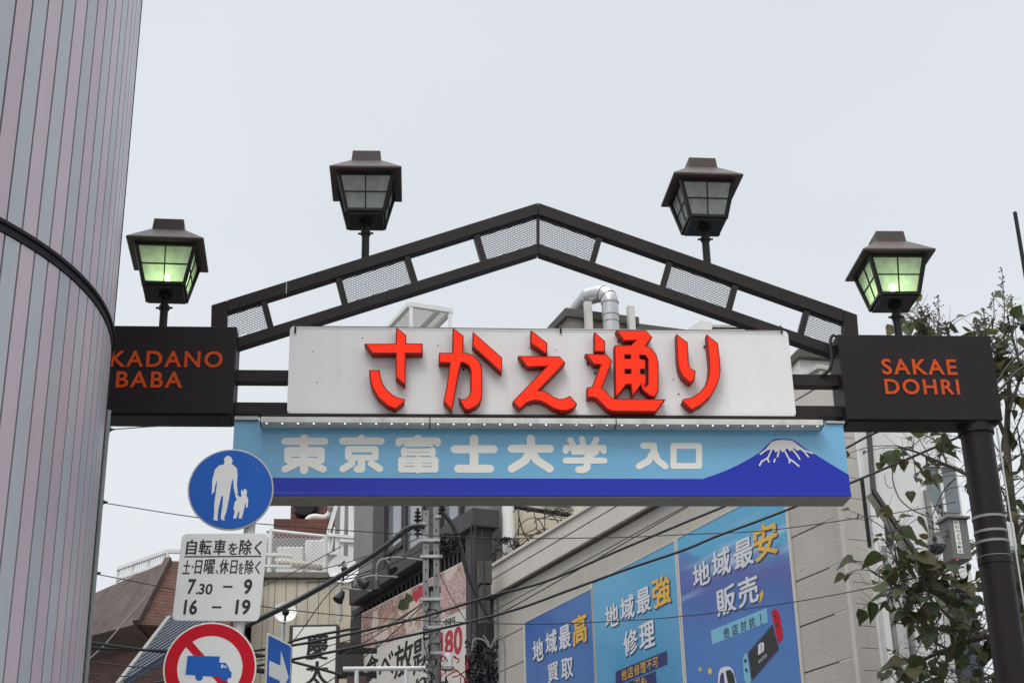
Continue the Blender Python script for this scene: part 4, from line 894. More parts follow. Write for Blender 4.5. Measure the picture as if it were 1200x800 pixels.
for i in range(26):
    x = 416 + i * 5.0; ya = 722 - (x - 412) * .634; yb = 722 - (x - 424) * .507 - 6
    if max(yb, ya + 5) <= ya: continue
    p0 = DB.px(x, ya, .2); p1 = DB.px(x, max(yb, ya + 5), .2); b = MB(); b.box(DB, p0[0] - .05, p0[0] + .05, p1[1], p0[1], .16, .2); b.build('slat', BLACKM, dark)
for x0, x1, y0, y1 in ((454, 473, 560, 640), (478, 497, 560, 640), (516, 540, 560, 612)):
    s_a = DB.px(x0, 600, .03)[0]; s_b = DB.px(x1, 600, .03)[0]; za = DB.px((x0 + x1) / 2, y1, .03)[1]; zb_ = DB.px((x0 + x1) / 2, y0 - 10, .03)[1]
    b = MB(); b.box(DB, s_a, s_b, za, zb_, .002, .03); wd_ = b.build('window', GLASSD, dark)
    b = MB(); f_ = .09
    b.box(DB, s_a - f_, s_a - .002, za - f_, zb_ + f_, .002, .08); b.box(DB, s_b + .002, s_b + f_, za - f_, zb_ + f_, .002, .08); b.box(DB, s_a - .001, s_b + .001, za - f_, za - .002, .002, .075); b.build('frame', DKWOOD, wd_)
for x0, x1 in ((437, 450), (499, 515)):
    s_a = DB.px(x0, 610, .12)[0]; s_b = DB.px(x1, 610, .12)[0]; b = MB(); b.box(DB, s_a, s_b, DB.px((x0 + x1) / 2, 650, .12)[1] - 1.5, zt_ - .05, .002, .12); b.build('mullion', DKWOOD, dark)
b = MB(); P = DB.poly([(392, 752), (411, 752), (411, 790), (392, 790)], .5); b.prism(DB, P, .21, .5); b.build('balcony', DKWOOD, dark)

bil = thing('billboard', 'white restaurant billboard with a food photo, black brush letters and red digits', 'billboard', DB.w(*DB.px(490, 800, .25), .25))
P = DB.poly([(424, 718.5), (545.5, 655.5), (546.5, 850), (423, 850)], .25)
b = MB(); b.prism(DB, P, .16, .25); b.build('board', BILLW, bil)
b = MB(); b.prism(DB, DB.poly([(424.8, 719.5), (545, 657), (545, 712), (424.8, 766)], .25), .25, .254); b.build('food_photo', MEAT, bil)
b = MB()
b.prism(DB, DB.poly([(517, 690), (536, 668), (545, 676), (545, 704), (516, 711)], .25), .2542, .2548); b.build('marbled_beef_print', MARB, bil)
b = MB(); b.prism(DB, DB.poly([(466, 712), (469, 702), (474, 701), (477, 694), (482, 697), (485, 703), (480, 706), (479, 713), (472, 715)], .25), .2542, .2548); b.build('garnish_print', LEAF, bil)
b = MB(); b.prism(DB, DB.poly([(483, 699), (485, 692), (489, 692), (491, 686), (496, 685), (496, 700), (491, 701), (488, 706)], .25), .2542, .2548); b.build('pepper_print', REDP, bil)
b = MB()
for ch, bx in (('食', (428, 764, 443, 800)), ('べ', (444, 762, 461, 796)), ('放', (462, 748, 484, 794)), ('題', (484, 742, 506, 790)), ('円', (528, 722, 533, 732)), ('0', (521, 724, 524.5, 733)), ('0', (525, 723, 528, 732)), ('り', (487, 790, 500, 815))):
    glyph_px(b, DB, ch, *bx, .2545, .03, slope=.4)
b.build('brush_lettering', BLKP, bil)
b = MB(); glyph_px(b, DB, '8', 521, 736, 531, 769, .2545, .03, slope=.4); glyph_px(b, DB, '0', 531.5, 731, 541.5, 768, .2545, .03, slope=.4); glyph_px(b, DB, '1', 513, 740, 519, 772, .2545, .03, slope=.4); b.build('red_digits', REDP, bil)

# beige block between the two, and what is on it
_cb = WL.w(-LEN_W + .03, 0, -.30); CB = Frame((_cb.x, _cb.y), R(24.83))
blk = thing('cream_building', 'cream building with pipes rising behind the parapet of the poster shop', 'building', CB.w(*CB.px(630, 640), 0))
s_a, s_b = 0.0, 3.4; zc = CB.px(640, 545)[1]
b = MB(); b.box(CB, s_a, s_b, 0, zc, -3.0, 0); b.build('wall', CREAM, blk)
b = MB(); b.tube([CB.w(CB.px(591, 600)[0], 2, .14), CB.w(CB.px(591, 600)[0], zc, .14)], .10, k=12); b.build('drainpipe', WWALL, blk, smooth=True)
b = MB(); z_ = CB.px(600, 598)[1]; b.tube([CB.w(s_a, z_, .2), CB.w(s_b - .5, z_ - .12, .2)], .04, k=8); b.build('pipe', BLACKM, blk, smooth=True)
b = MB(); a_ = CB.rect(634, 560, 668, 593); b.box(CB, a_[0], a_[1], a_[2], a_[3], .002, .06); b.build('window', GLASSD, blk)

# concrete roof block with the duct
e0 = point_at(664.8, 362, 24.0); RB = Frame((e0.x, e0.y), R(20)); zr = RB.px(664.8, 362)[1]
roofb = thing('concrete_building', 'grey concrete roof block with a dark coping behind the red characters', 'building', RB.w(1, 0, -2))
wR = RB.px(744, 376)[0]
b = MB(); b.box(RB, 0, wR, 0, zr - .16, -5, 0); b.build('wall', CONC, roofb)
b = MB(); b.box(RB, -.06, wR + .06, zr - .16, zr, -5.06, .06); b.build('coping', CAPC, roofb, bevel=.015)
for x in (690, 740):
    s_ = RB.px(x, 380, .12)[0]; b = MB(); b.box(RB, s_ - .06, s_ + .06, zr - 1.2, zr + (.12 if x < 700 else .14), .065, .16); b.build('post', ALUD, roofb)
duct = thing('exhaust_duct', 'shiny round metal duct bending over the concrete roof block', 'duct', RB.w(RB.px(714, 390, .35)[0], zr - 1, .35))
sd, zd = RB.px(714.5, 352, .35); dR = .142
path = [RB.w(sd, zr - 1.5, .35), RB.w(sd, zd - .05, .35)]
for k in range(1, 6): a_ = R(90 * k / 6); path.append(RB.w(sd - .24 * (1 - math.cos(a_)) * .55, zd - .05 + .24 * math.sin(a_), .35 - .24 * (1 - math.cos(a_)) * .85))
path.append(RB.w(sd - .24, zd + .2, -.02)); path.append(RB.w(sd - .27, zd + .13, -.40)); path.append(RB.w(sd - .31, zd + .02, -.75))
b = MB(); b.tube(path[:2], dR, k=24); b.build('riser', GALV, duct, smooth=True)
b = MB(); b.tube(path[1:8], dR + .006, k=24); b.build('elbow', GALV, duct, smooth=True)
b = MB(); b.tube(path[7:], dR, k=24); b.build('branch', GALV, duct, smooth=True)
b = MB()
for p, q_ in ((RB.w(sd, zd - .28, .35), 0), (RB.w(sd, zd - .05, .35), 0), (RB.w(sd, zd - .62, .35), 0)): b.tube([p - Z * .012, p + Z * .012], dR + .012, k=24)
b.build('joint_ring', ALU, duct, smooth=True)
for dz in (.42, .85, 1.1): b = MB(); b.tube([RB.w(sd, zd - dz, .35), RB.w(sd, zd - dz + .012, .35)], dR + .003, k=24); b.build('seam', CAPC, duct, smooth=True)
for i_ in (3, 5):
    d_ = (path[i_ + 1] - path[i_ - 1]).normalized(); b = MB(); b.tube([path[i_] - d_ * .007, path[i_] + d_ * .007], dR + .010, k=24); b.build('seam', CAPC, duct, smooth=True)
gut = FC(25.5)
b = MB(); b.prism(gut, gut.poly([(742, 378), (812, 387.2), (812, 402), (742, 402)]), -3, 0); tag(b.build('flat_roof_house', CAPC), 'low dark sloping roof edge right of the duct, over the panel', 'building')
ac = thing('roof_air_unit', 'pale rooftop air unit with a louvred side peeping over the white panel', 'air conditioner', gut.w(*gut.px(838, 400), 0))
b = MB(); P = gut.poly([(808, 383), (820, 374.5), (835, 376.5), (835, 402), (808, 402)]); b.prism(gut, P, -.9, .0); b.build('casing', WWALL, ac, bevel=.01)
a_ = gut.rect(836, 379.5, 876, 402); b = MB(); b.box(gut, a_[0], a_[1], a_[2], a_[3], -.9, -.06); b.build('louvre_body', BLACKM, ac)
b = MB()
for k in range(6): z_ = a_[3] - .03 - k * .07; b.box(gut, a_[0], a_[1], z_ - .022, z_, -.058, -.02)
b.build('louvre', ALUD, ac)

# roof lattice
LT = 27.0; Pa = point_at(480, 357, LT); zl = Pa.z
def onz(px, py, z): d = ray(px, py); return CAM_P + d * ((z - CAM_P.z) / d.z)
Pb = onz(528.5, 364.5, zl); bk = Vector((-.42, .907, 0)) * 3.4
lat = thing('roof_lattice', 'white lattice canopy on posts rising behind the left end of the white panel', 'canopy', (Pa + Pb) / 2 - Z * 2.6)
b = MB()
for p, q_ in ((Pa, Pb), (Pb, Pb + bk), (Pb + bk, Pa + bk), (Pa + bk, Pa)): b.bar(p, q_, .09, .09)
b.build('frame', WWALL, lat)
b = MB()
for i in range(1, 30): p = Pa.lerp(Pb, i / 30); b.bar(p, p + bk, .012, .02)
for f_, wd_ in ((.68, .10), (.98, .08)): p = Pa.lerp(Pb, f_); b.bar(p - Z * .05, p + bk - Z * .05, wd_, .05)
b.build('lattice', WWALL, lat)
for f_ in (.04, .97):
    for e in (0, 1): p = Pa.lerp(Pb, f_) + bk * e; b = MB(); b.bar(p - Z * 2.6, p - Z * .05, .07, .07, up=Vector((1, 0, 0))); b.build('post', WWALL, lat)

# ------------------------------------------------------------------ left background
hip = thing('brick_building', 'brown brick building with a flared brick skirt and dark parapet, beside the striped tower', 'building', point_at(200, 800, 29) * 1)
hip.location.z = 0
A = point_at(198, 657, 29.5); Bp = point_at(160, 731, 28.3); C_ = point_at(60, 717, 37.5); D_ = point_at(40, 762, 36.5); E_ = point_at(290, 658, 30.3); F_ = point_at(268, 737, 29.0)
bkv = Vector((-.2, 6, 0))
def solid(front_top, front_bot, m, nm):
    b = MB(); n = len(front_top); T = front_top; Bt = front_bot; Tb = [p + bkv for p in T]; Bb = [p + bkv for p in Bt]
    b.add(T + Bt + Tb + Bb, [(i, n + i, n + i + 1, i + 1) for i in range(n - 1)] + [(2 * n + i, 2 * n + i + 1, 3 * n + i + 1, 3 * n + i) for i in range(n - 1)] + [(i, i + 1, 2 * n + i + 1, 2 * n + i) for i in range(n - 1)] + [(n + i, 3 * n + i, 3 * n + i + 1, n + i + 1) for i in range(n - 1)] + [(0, 2 * n, 3 * n, n), (n - 1, 2 * n - 1, 4 * n - 1, 3 * n - 1)])
    return b.build(nm, m, hip)
solid([A, E_], [Bp, F_], BRICK, 'brick_skirt')
off = Vector((-.02, .0, 0)); solid([C_ + off, A + off], [D_ + off, Bp + off], BROWN, 'dark_parapet')
b = MB(); d_ = (A - Bp); b.bar(Bp + Vector((0, -.04, .02)), A + Vector((0, -.04, .02)), .12, .12); b.build('hip_tile', BROWN, hip)
W0, W1 = D_ + Vector((.3, 1.4, 0)), Bp + Vector((.3, 1.2, 0)); W2 = F_ + Vector((0, 1.2, 0))
b = MB()
for p, q_ in ((W0, W1), (W1, W2)):
    v = [Vector((p.x, p.y, 0)), Vector((q_.x, q_.y, 0)), Vector((q_.x, q_.y, q_.z + .3)), Vector((p.x, p.y, p.z + .3))]; v2 = [x + Vector((0, 4, 0)) for x in v]; b.box8([v[0], v[1], v2[1], v2[0], v[3], v[2], v2[2], v2[3]])
b.build('lower_wall', BRICK, hip)
rl = thing('roof_railing', 'white metal railing along the roof edge of the brown brick building', 'railing', (C_ + A) / 2)
r0, r1, r2 = point_at(137, 684, 33), A + Vector((-.15, .5, 0)), A + Vector((2.2, 1.0, 0))
h0 = point_at(137.5, 666, 33).z - r0.z
b = MB(); b.bar(r0 + Z * h0, r1 + Z * h0, .07, .07); b.bar(r1 + Z * h0, r2 + Z * h0, .07, .07); b.bar(r0 + Z * .1, r1 + Z * .1, .05, .05); b.bar(r1 + Z * .1, r2 + Z * .1, .05, .05); b.build('handrail', WWALL, rl)
for p, q_, n in ((r0, r1, 22), (r1, r2, 9)):
    for i in range(n + 1):
        wq = .045 if i % 7 == 0 else .016; x = p.lerp(q_, i / n); b = MB(); b.bar(x, x + Z * h0, wq, wq, up=Vector((1, 0, 0))); b.build('baluster', WWALL, rl)
# corrugated roof
cA, cB = point_at(140, 806, 23), point_at(200, 727, 26); cCv = point_at(270, 722, 24.6) - cA
n_ = (cB - cA).cross(cCv).normalized(); n_ = n_ if n_.z > 0 else -n_
cor = thing('corrugated_roof', 'blue grey corrugated metal roof sloping up behind the no trucks sign', 'roof', cA)
b = MB(); k = .85; v = [cA, cB, cB + cCv * k, cA + cCv * k]; b.box8([p - n_ * .04 for p in v] + [p for p in v]); b.build('sheet', CORR, cor)
b = MB(); up_ = n_
for i in range(12): p = cA.lerp(cB, (i + .5) / 12); b.bar(p + n_ * .03, p + cCv * k + n_ * .03, .07, .06, up=up_)
b.build('rib', BLACKM if False else CORR, cor)
b = MB(); b.bar(cA + n_ * .03, cB + n_ * .03, .08, .12, up=up_); b.build('verge_trim', CHAN, cor)

BH = FC(31, 6)
bal = thing('balcony_building', 'cream walled building with a chain link fenced balcony behind the white text plate', 'building', BH.w(*BH.px(360, 760), 0)); bal.location.z = 0
s_a, s_b = BH.px(296, 700)[0], BH.px(412, 700)[0]; zb_ = BH.px(350, 671)[1]
b = MB(); n = 9
for i in range(n): b.box(BH, s_a + (s_b - s_a) * i / n + .005, s_a + (s_b - s_a) * (i + 1) / n - .005, 0, zb_ - .13, -.08, 0)
b.build('wall_panel', CREAM, bal)
b = MB(); b.box(BH, s_a, s_b, 0, zb_ - .14, -4, -.07); b.build('backing_wall', GROOVE, bal)
b = MB(); b.box(BH, s_a - .1, s_b + .1, zb_ - .12, zb_, -4, .1); b.build('ledge', CONC, bal, bevel=.01)
b = MB(); diamond_mesh(b, BH, BH.poly([(312, 622), (318, 621), (381, 629), (381, 668), (312, 668)]), .02, .085, .085, .011); b.build('chain_link', GALV, bal)
b = MB()
for x, y in ((317.5, 621), (381.5, 628)): p = BH.px(x, y, .03); b.tube([BH.w(p[0], zb_, .03), BH.w(p[0], p[1] + .03, .03)], .045, k=8)
b.tube([BH.w(*BH.px(312, 622, .03), .03), BH.w(*BH.px(317.5, 621.5, .03), .03), BH.w(*BH.px(381.5, 628.5, .03), .03)], .04, k=8)
b.build('fence_frame', WWALL, bal, smooth=True)
b = MB(); p = BH.rect(324, 640, 355, 660, -.8); b.box(BH, p[0], p[1], zb_, p[3], -1.2, -.8); b.build('air_unit', WWALL, bal, bevel=.02)
b = MB(); b.tube([BH.w(*BH.px(322, 659, -.4), -.4), BH.w(*BH.px(381, 664, -.4), -.4)], .08, k=10); b.build('duct', CREAM, bal, smooth=True)
b = MB(); p = BH.rect(357, 632, 382, 672, -1.2); b.box(BH, p[0], p[1], zb_, p[3], -2.2, -1.2); b.build('water_tank', WWALL, bal, bevel=.03)
b = MB(); p = BH.rect(306, 630, 400, 672, -3.2); b.box(BH, p[0], p[1], zb_, p[3], -3.9, -3.2); b.build('rear_wall', GREYWALL, bal)
b = MB(); p = BH.rect(326, 637, 362, 660, -3.1)
b.build('rear_frame', WWALL, bal) if b.v else None

BT = FC(40, 6)
tw = thing('brick_tower_building', 'maroon tiled tower block rising behind the balcony and below the blue sign', 'building', BT.w(*BT.px(370, 640), 0)); tw.location.z = 0
b = MB(); p = BT.rect(341, 540, 396, 640); b.box(BT, p[0], p[1], 0, p[3], -5, 0); b.build('tower_wall', TILE, tw)
b = MB(); p = BT.rect(322, 618, 400, 650, .4); b.box(BT, p[0], p[1], 0, p[3], .01, 1.2); b.build('lower_block', TILE, tw)
b = MB(); p = BT.rect(363, 560, 373, 604, .1); b.box(BT, p[0], p[1], p[2], p[3], .01, .14); b.build('vent_pipe', BLACKM, tw)
fan = thing('wall_vent', 'bent pale vent pipe with a dark cowl on the maroon tiled block', 'vent', BT.w(*BT.px(386, 606), 1.3))
b = MB(); b.tube(smooth_path([BT.w(*BT.px(x, y, .7), .7) for x, y in ((362, 622), (361, 610), (368, 606), (380, 607), (387, 602), (389, 594))]), .10, k=10); b.build('pipe', ALUD, fan, smooth=True)
b = MB(); b.tube([BT.w(*BT.px(384, 592, .7), .7), BT.w(*BT.px(394, 591, .7), .7)], .22, k=12); b.build('cowl', ALUD, fan, smooth=True)
b = MB(); p = BT.px(357, 592, .3); b.tube([BT.w(p[0], p[1], .02), BT.w(p[0], p[1], .45)], .30, k=16); b.build('fan', BLACKM, fan, smooth=True)

GB = FC(36, 6)
b = MB(); p = GB.rect(392, 540, 450, 700); b.box(GB, p[0], p[1], 0, p[3], -4, 0); gb = tag(b.build('grey_building', GREYWALL), 'plain grey wall rising behind the white steel stair frame', 'building')
SF = FC(33, 6)
sf = thing('stair_frame', 'white steel stair frame with raking struts behind the satellite dish', 'stair frame', SF.w(*SF.px(400, 690), 0))
zfoot = BH.px(350, 671)[1]
for (x0, y0), (x1, y1), wd_ in (((399, 575), (384.7, 624), 4.5), ((402, 570), (400, 655), 5), ((411.5, 570), (410.6, 668), 6), ((418, 570), (415.6, 630), 4.5), ((436, 575), (413, 654), 6), ((385.5, 622), (382, 673), 4.5), ((366, 643), (365, 691), 3.5), ((395, 626), (395, 672), 4.5), ((392, 618), (386, 655), 2.2)):
    a_, b_ = SF.px(x0, y0), SF.px(x1, y1); b = MB(); b.bar(SF.w(*a_), SF.w(*b_), wd_ * .0185, .09, up=SF.n); b.build('strut', WWALL, sf)
for (x0, y0), (x1, y1) in (((384, 626), (424, 630)), ((384.7, 626.7), (366, 644)), ((366, 647), (394, 648)), ((398, 633), (418, 634))):
    b = MB(); b.bar(SF.w(*SF.px(x0, y0, .08), .08), SF.w(*SF.px(x1, y1, .08), .08), .06, .05, up=SF.n); b.build('cross_bar', WWALL, sf)

# satellite dishes
def dish(px, py, rp, d, label, th):
    fr = FC(d, th); s_, z_ = fr.px(px, py); rr = fr.px(px + rp, py)[0] - s_
    t = thing('satellite_dish', label, 'satellite dish', fr.w(s_, z_ - rr - .3, -.3), 'satellite dishes')
    b = MB(); K = 32; M_ = 6; c = fr.w(s_, z_)
    tilt = Vector((fr.n.x, fr.n.y, .35)).normalized(); sx = fr.u; sy = tilt.cross(sx)
    for side in (0, 1):
        vs = []; fs = []
        for i in range(M_ + 1):
            q_ = i / M_
            for j in range(K): a_ = 2 * math.pi * j / K; vs.append(c + (sx * math.cos(a_) + sy * math.sin(a_) * 1.05) * rr * max(q_, .02) + tilt * (.28 * rr * q_ * q_ - .22 * rr - side * .015))
        for i in range(M_):
            for j in range(K):
                f_ = (i * K + j, i * K + (j + 1) % K, (i + 1) * K + (j + 1) % K, (i + 1) * K + j); fs.append(f_ if side else f_[::-1])
        b.add(vs, fs)
    b.build('reflector', ROADW, t, smooth=True)
    b = MB(); lnb = c + tilt * rr * 1.0 - Z * rr * .55; b.tube([c - Z * rr * .95, lnb], .016, k=8); b.ball(lnb, .055, 10, 6); b.build('feed_arm', BLACKM, t, smooth=True)
    b = MB(); b.tube([c - fr.n * .12, c - fr.n * .3 - Z * .1, c - fr.n * .3 - Z * (rr + .5)], .03, k=8); b.build('mount', GALV, t, smooth=True)
    return t, fr, s_, z_, rr
t, fr, s_, z_, rr = dish(402, 667, 18, 24.5, 'large satellite dish under the steel stair frame, a black swoosh on its face', 12)
b = MB()
for p, q_, wd_ in (((400, 661), (404, 657), .02), ((396, 663), (407, 661), .012)): b.bar(fr.w(*fr.px(p[0], p[1], .05), .05), fr.w(*fr.px(q_[0], q_[1], .06), .06), wd_ * 1.4, .01, up=fr.n)
b.build('swoosh_mark', BLKP, t)
dish(334, 717, 13.5, 23.5, 'small satellite dish above the vertical shop sign reading 慶太', 12)

# vertical shop sign
KS = FC(22, 1); p = KS.rect(337, 731, 395, 850)
t = thing('vertical_sign', 'white upright sign reading 慶太 in brush characters in a dark frame', 'shop sign', KS.w((p[0] + p[1]) / 2, p[2], -.1))
b = MB(); b.box(KS, p[0], p[1], p[2], p[3], -.28, -.02); b.build('case', DKWOOD, t, bevel=.006)
b = MB(); b.box(KS, p[0] + .055, p[1] - .03, p[2] + .03, p[3] - .035, -.019, -.006); b.build('face', PWHITE, t)
b = MB()
for ch, bx in (('慶', (359, 742, 384, 772)), ('太', (359, 774.5, 384, 801))): a_ = KS.rect(*bx); put_text(b, KS, ch, a_[0], a_[1], a_[2], a_[3], -.0045, .035)
b.build('lettering', BLKP, t)
b = MB(); b.box(KS, p[1], p[1] + .55, p[3] - .75, p[3] - .68, -.2, -.12); b.build('bracket', BLACKM, t); b = MB(); b.box(KS, p[1], p[1] + .55, p[3] - .4, p[3] - .33, -.2, -.12); b.build('bracket', BLACKM, t)

# floodlights on bent arms
def flood(label, lx, ly, armpts, d, aim):
    fr = FC(d, 6)
    t = thing('floodlight', label, 'lamp', fr.w(*fr.px(*armpts[-1])), 'floodlights on the restaurant front')
    b = MB(); b.tube(smooth_path([fr.w(*fr.px(*q_)) for q_ in armpts]), .016, k=8); b.build('arm', CHAN, t, smooth=True)
    c = fr.w(*fr.px(lx, ly)); a_ = Vector(aim).normalized(); b = MB(); b.tube([c - a_ * .09, c - a_ * .03, c + a_ * .09], .03, k=14, r1=.085); b.build('hood', BLACKM, t, smooth=True)
flood('black floodlight hood hanging just under the large satellite dish', 424, 682, [(424, 678), (436, 674.5), (466, 676)], 23.6, (.7, -.2, -.6))
flood('black floodlight hood lowest beside the thick cable', 399, 698, [(399, 694), (401, 688), (412, 690), (436, 692)], 23.6, (-.4, -.3, -.8))
flood('black floodlight hood on the arched white arm left of the utility pole', 457, 664, [(457, 660), (453, 654), (468, 653), (495, 656)], 23.4, (.5, -.3, -.7))
flood('bare arched white lamp arm over the slatted frieze', 441, 686, [(441, 684), (441.6, 664), (446, 656), (455, 654)], 23.4, (.1, -.2, -1))

RL = FC(20.5, 4)
t = thing('white_rail', 'white pipe rail in front of the billboard', 'railing', RL.w(*RL.px(450, 800), 0)); zr_ = RL.px(450, 783)[1]
b = MB(); b.tube([RL.w(RL.px(402, 783)[0], zr_, 0), RL.w(RL.px(499, 783)[0], zr_, 0)], .032, k=10); b.build('rail', WWALL, t, smooth=True)
for x in (418, 476): b = MB(); s_ = RL.px(x, 790)[0]; b.tube([RL.w(s_, zr_ - 1.2, 0), RL.w(s_, zr_, 0)], .028, k=8); b.build('post', WWALL, t, smooth=True)
b = MB(); p = RL.rect(406, 792, 430, 850, -.2); b.box(RL, p[0], p[1], p[2], p[3], -.6, -.2); b.build('panel', BROWN, t, bevel=.01)

# ------------------------------------------------------------------ utility pole
UP = FC(20.8, 4)
s_, z_ = UP.px(508, 692); pole = thing('utility_pole', 'grey steel utility pole with two perforated channels bolted to its top', 'utility pole', UP.w(s_, 0))
b = MB(); b.tube([UP.w(s_ + .06, 0), UP.w(s_, z_)], .11, k=20, r1=.092); b.build('shaft', CHAN, pole, smooth=True)
b = MB(); b.tube([UP.w(s_, z_ - .02), UP.w(s_, z_ + .045)], .10, k=20); b.build('cap', BLACKM, pole, smooth=True)
for xa, xb, ya, yb in ((495.5, 502.5, 597, 773), (507.5, 515.5, 593, 752)):
    xm = (xa + xb) / 2; sa = UP.px(xm, 680, .14)[0]; hw = .041; za, zb_ = UP.px(xm, yb, .14)[1], UP.px(xm, ya, .14)[1]
    b = MB(); b.box(UP, sa - hw, sa + hw, za, zb_, .10, .112); b.box(UP, sa - hw, sa - hw + .008, za, zb_, .02, .0998); b.box(UP, sa + hw - .008, sa + hw, za, zb_, .02, .0998); ch_ = b.build('channel', CHAN, pole)
    b = MB(); z_i = za + .1
    while z_i < zb_ - .05: b.box(UP, sa - .008, sa + .008, z_i, z_i + .035, .1121, .1135); z_i += .16
    b.build('slot', BLACKM, ch_)
for yy in (633, 652, 702, 735, 765):
    zz_ = UP.px(505, yy, .1)[1]; b = MB(); b.box(UP, UP.px(495, 680)[0] - .03, UP.px(516, 680)[0] + .03, zz_ - .02, zz_ + .02, .113, .14); b.build('cross_clamp', GALV, pole)
def insul(px, py, n=3, d=0.14):
    s2, z2 = UP.px(px, py, d); t = thing('insulator', 'dark ribbed insulator stack at the head of the utility pole', 'insulator', UP.w(s2, z2 - .1, d), 'insulators on the utility pole')
    b = MB(); b.tube([UP.w(s2, z2 - .1, d), UP.w(s2, z2 + .12, d)], .018, k=8)
    for k in range(n): b.tube([UP.w(s2, z2 - .06 + k * .055, d), UP.w(s2, z2 - .045 + k * .055, d)], .055 - .006 * k, k=12)
    b.build('stack', BLACKM, t, smooth=True); b = MB(); b.bar(UP.w(s2, z2 - .09, d), UP.w(UP.px(499, 640, .1)[0] if px < 505 else UP.px(511, 640, .1)[0], z2 - .09, .1), .03, .03); b.build('arm', GALV, t)
insul(489.5, 605); insul(489.5, 621); insul(518, 597)
bx = thing('junction_box', 'pale grey junction box strapped to the left of the utility pole', 'box', UP.w(*UP.px(499, 772, .3), .3)); p = UP.rect(494, 746, 503, 772, .2)
b = MB(); b.box(UP, p[0], p[1], p[2], p[3], .145, .3); b.build('case', ALU, bx, bevel=.01); b = MB(); b.box(UP, p[0] + .02, p[1] - .02, p[3] - .05, p[3] - .03, .3005, .306); b.build('latch', BLACKM, bx)
ci = thing('cable_canister', 'white ribbed cable canister on the right of the utility pole', 'cable joint', UP.w(*UP.px(525, 783, .2), .2)); s2, z2 = UP.px(525, 775, .2)
b = MB(); b.tube([UP.w(s2, z2 - .09, .2), UP.w(s2, z2 + .03, .2), UP.w(s2, z2 + .09, .2), UP.w(s2, z2 + .12, .2)], .07, k=16, r1=.045); b.build('body', WWALL, ci, smooth=True); b = MB(); b.tube([UP.w(s2, z2 - .11, .2), UP.w(s2, z2 - .07, .2)], .078, k=16); b.build('skirt', ALU, ci, smooth=True)

# ------------------------------------------------------------------ cables
def cable(nm, label, pts, d, r, th=4.819, group=None, cat='cable', m=CABLE, k=8):
    fr = FC(d, th) if not isinstance(d, Frame) else d
    P = smooth_path([fr.w(*fr.px(x, y)) for x, y in pts], k); b = MB(); b.tube(P, r, k=6); o = b.build(nm, m, smooth=True, origin=P[0]); tag(o, label, cat, group); return o
cable('overhead_wire', 'thin wire sagging across the whole street just below the blue sign', [(100, 587), (122, 589), (224, 605), (300, 613), (426, 622.6), (575, 630), (714, 629.5), (800, 626), (900, 621), (1011, 606), (1060, 599), (1120, 588)], 14.2, .0045)
cable('overhead_wire', 'thin wire sagging across the second and third posters', [(95, 668), (112, 672), (204, 690), (300, 709), (432, 723), (600, 730.5), (697, 728.5), (800, 721.6), (936, 704), (1060, 680), (1130, 664)], 14.0, .0045)
cable('overhead_cable', 'thick cable rising right over the shop fascia to behind the blue sign', [(200, 775), (340, 756), (393, 746), (492, 723), (575, 698), (642, 680), (725, 644.6), (800, 613), (852, 591.5), (920, 560), (991, 525), (1028, 506), (1120, 470)], 14.4, .0125)
cable('overhead_cable', 'thick cable crossing the tops of the three posters', [(180, 800), (349, 771), (503, 739), (600, 715), (670, 690), (739, 665), (800, 644.6), (840, 628), (894, 608), (936, 591.5), (996, 566), (1100, 522), (1150, 500)], 14.1, .0125)
cable('overhead_wire', 'straight thin wire running up the shop wall to the blue sign', [(575, 724), (598, 712), (700, 654), (800, 596.5), (860, 561)], 14.8, .006)
cable('overhead_cable', 'thickest black cable sweeping up from the text plate to the utility pole', [(230, 762), (300, 727), (355, 699.6), (418, 662.5), (454, 637.7), (476, 620), (490, 616), (498, 617)], 20.0, .036, k=10)
cable('overhead_cable', 'black cable slanting down from the utility pole past the billboard', [(519, 600), (532, 618), (541, 645), (548, 672), (558, 695), (569, 716), (578, 730)], 20.6, .034, k=10)
cable('overhead_wire', 'thin dark stay from the right channel of the utility pole', [(518, 597), (525, 608), (533, 626), (537, 640)], 20.7, .012)
for i, (a_, lab) in enumerate((([(96, 749), (104, 752), (200, 764), (310, 768), (345, 750), (420, 735)], 'upper of the two black cables leaving the foot of the striped tower'), ([(94, 757), (104, 759), (200, 762), (300, 766), (400, 790)], 'lower of the two black cables leaving the foot of the striped tower'))):
    cable('overhead_cable', lab, a_, 15.0, .014)
cable('overhead_wire', 'slack thin wire low in front of the brown brick building', [(98, 774), (110, 775), (150, 780), (200, 782), (250, 779)], 15.2, .006)
cable('overhead_wire', 'lowest thin wire in front of the brown brick building', [(95, 788), (110, 789), (150, 792), (200, 790), (240, 785)], 15.3, .005)
cable('overhead_wire', 'thin wire from the text plate up to the dish bracket', [(295, 775), (330, 765), (352, 740), (390, 690), (440, 655), (495, 628)], 21.5, .007)
cable('overhead_wire', 'thin wire falling left from the small satellite dish', [(300, 690), (340, 672), (372, 655), (400, 640)], 26, .008)
cable('drop_wire', 'pale bent conduit climbing the dark parapet of the brick building', [(97, 780), (104, 772), (120, 758), (140, 735), (160, 712), (172, 698)], 26.0, .013, m=CHAN)
cable('drop_wire', 'thin wire running down the edge of the striped tower', [(129, 497), (124, 540), (119, 588), (112, 672), (104, 752), (100, 792)], 10.6, .004)
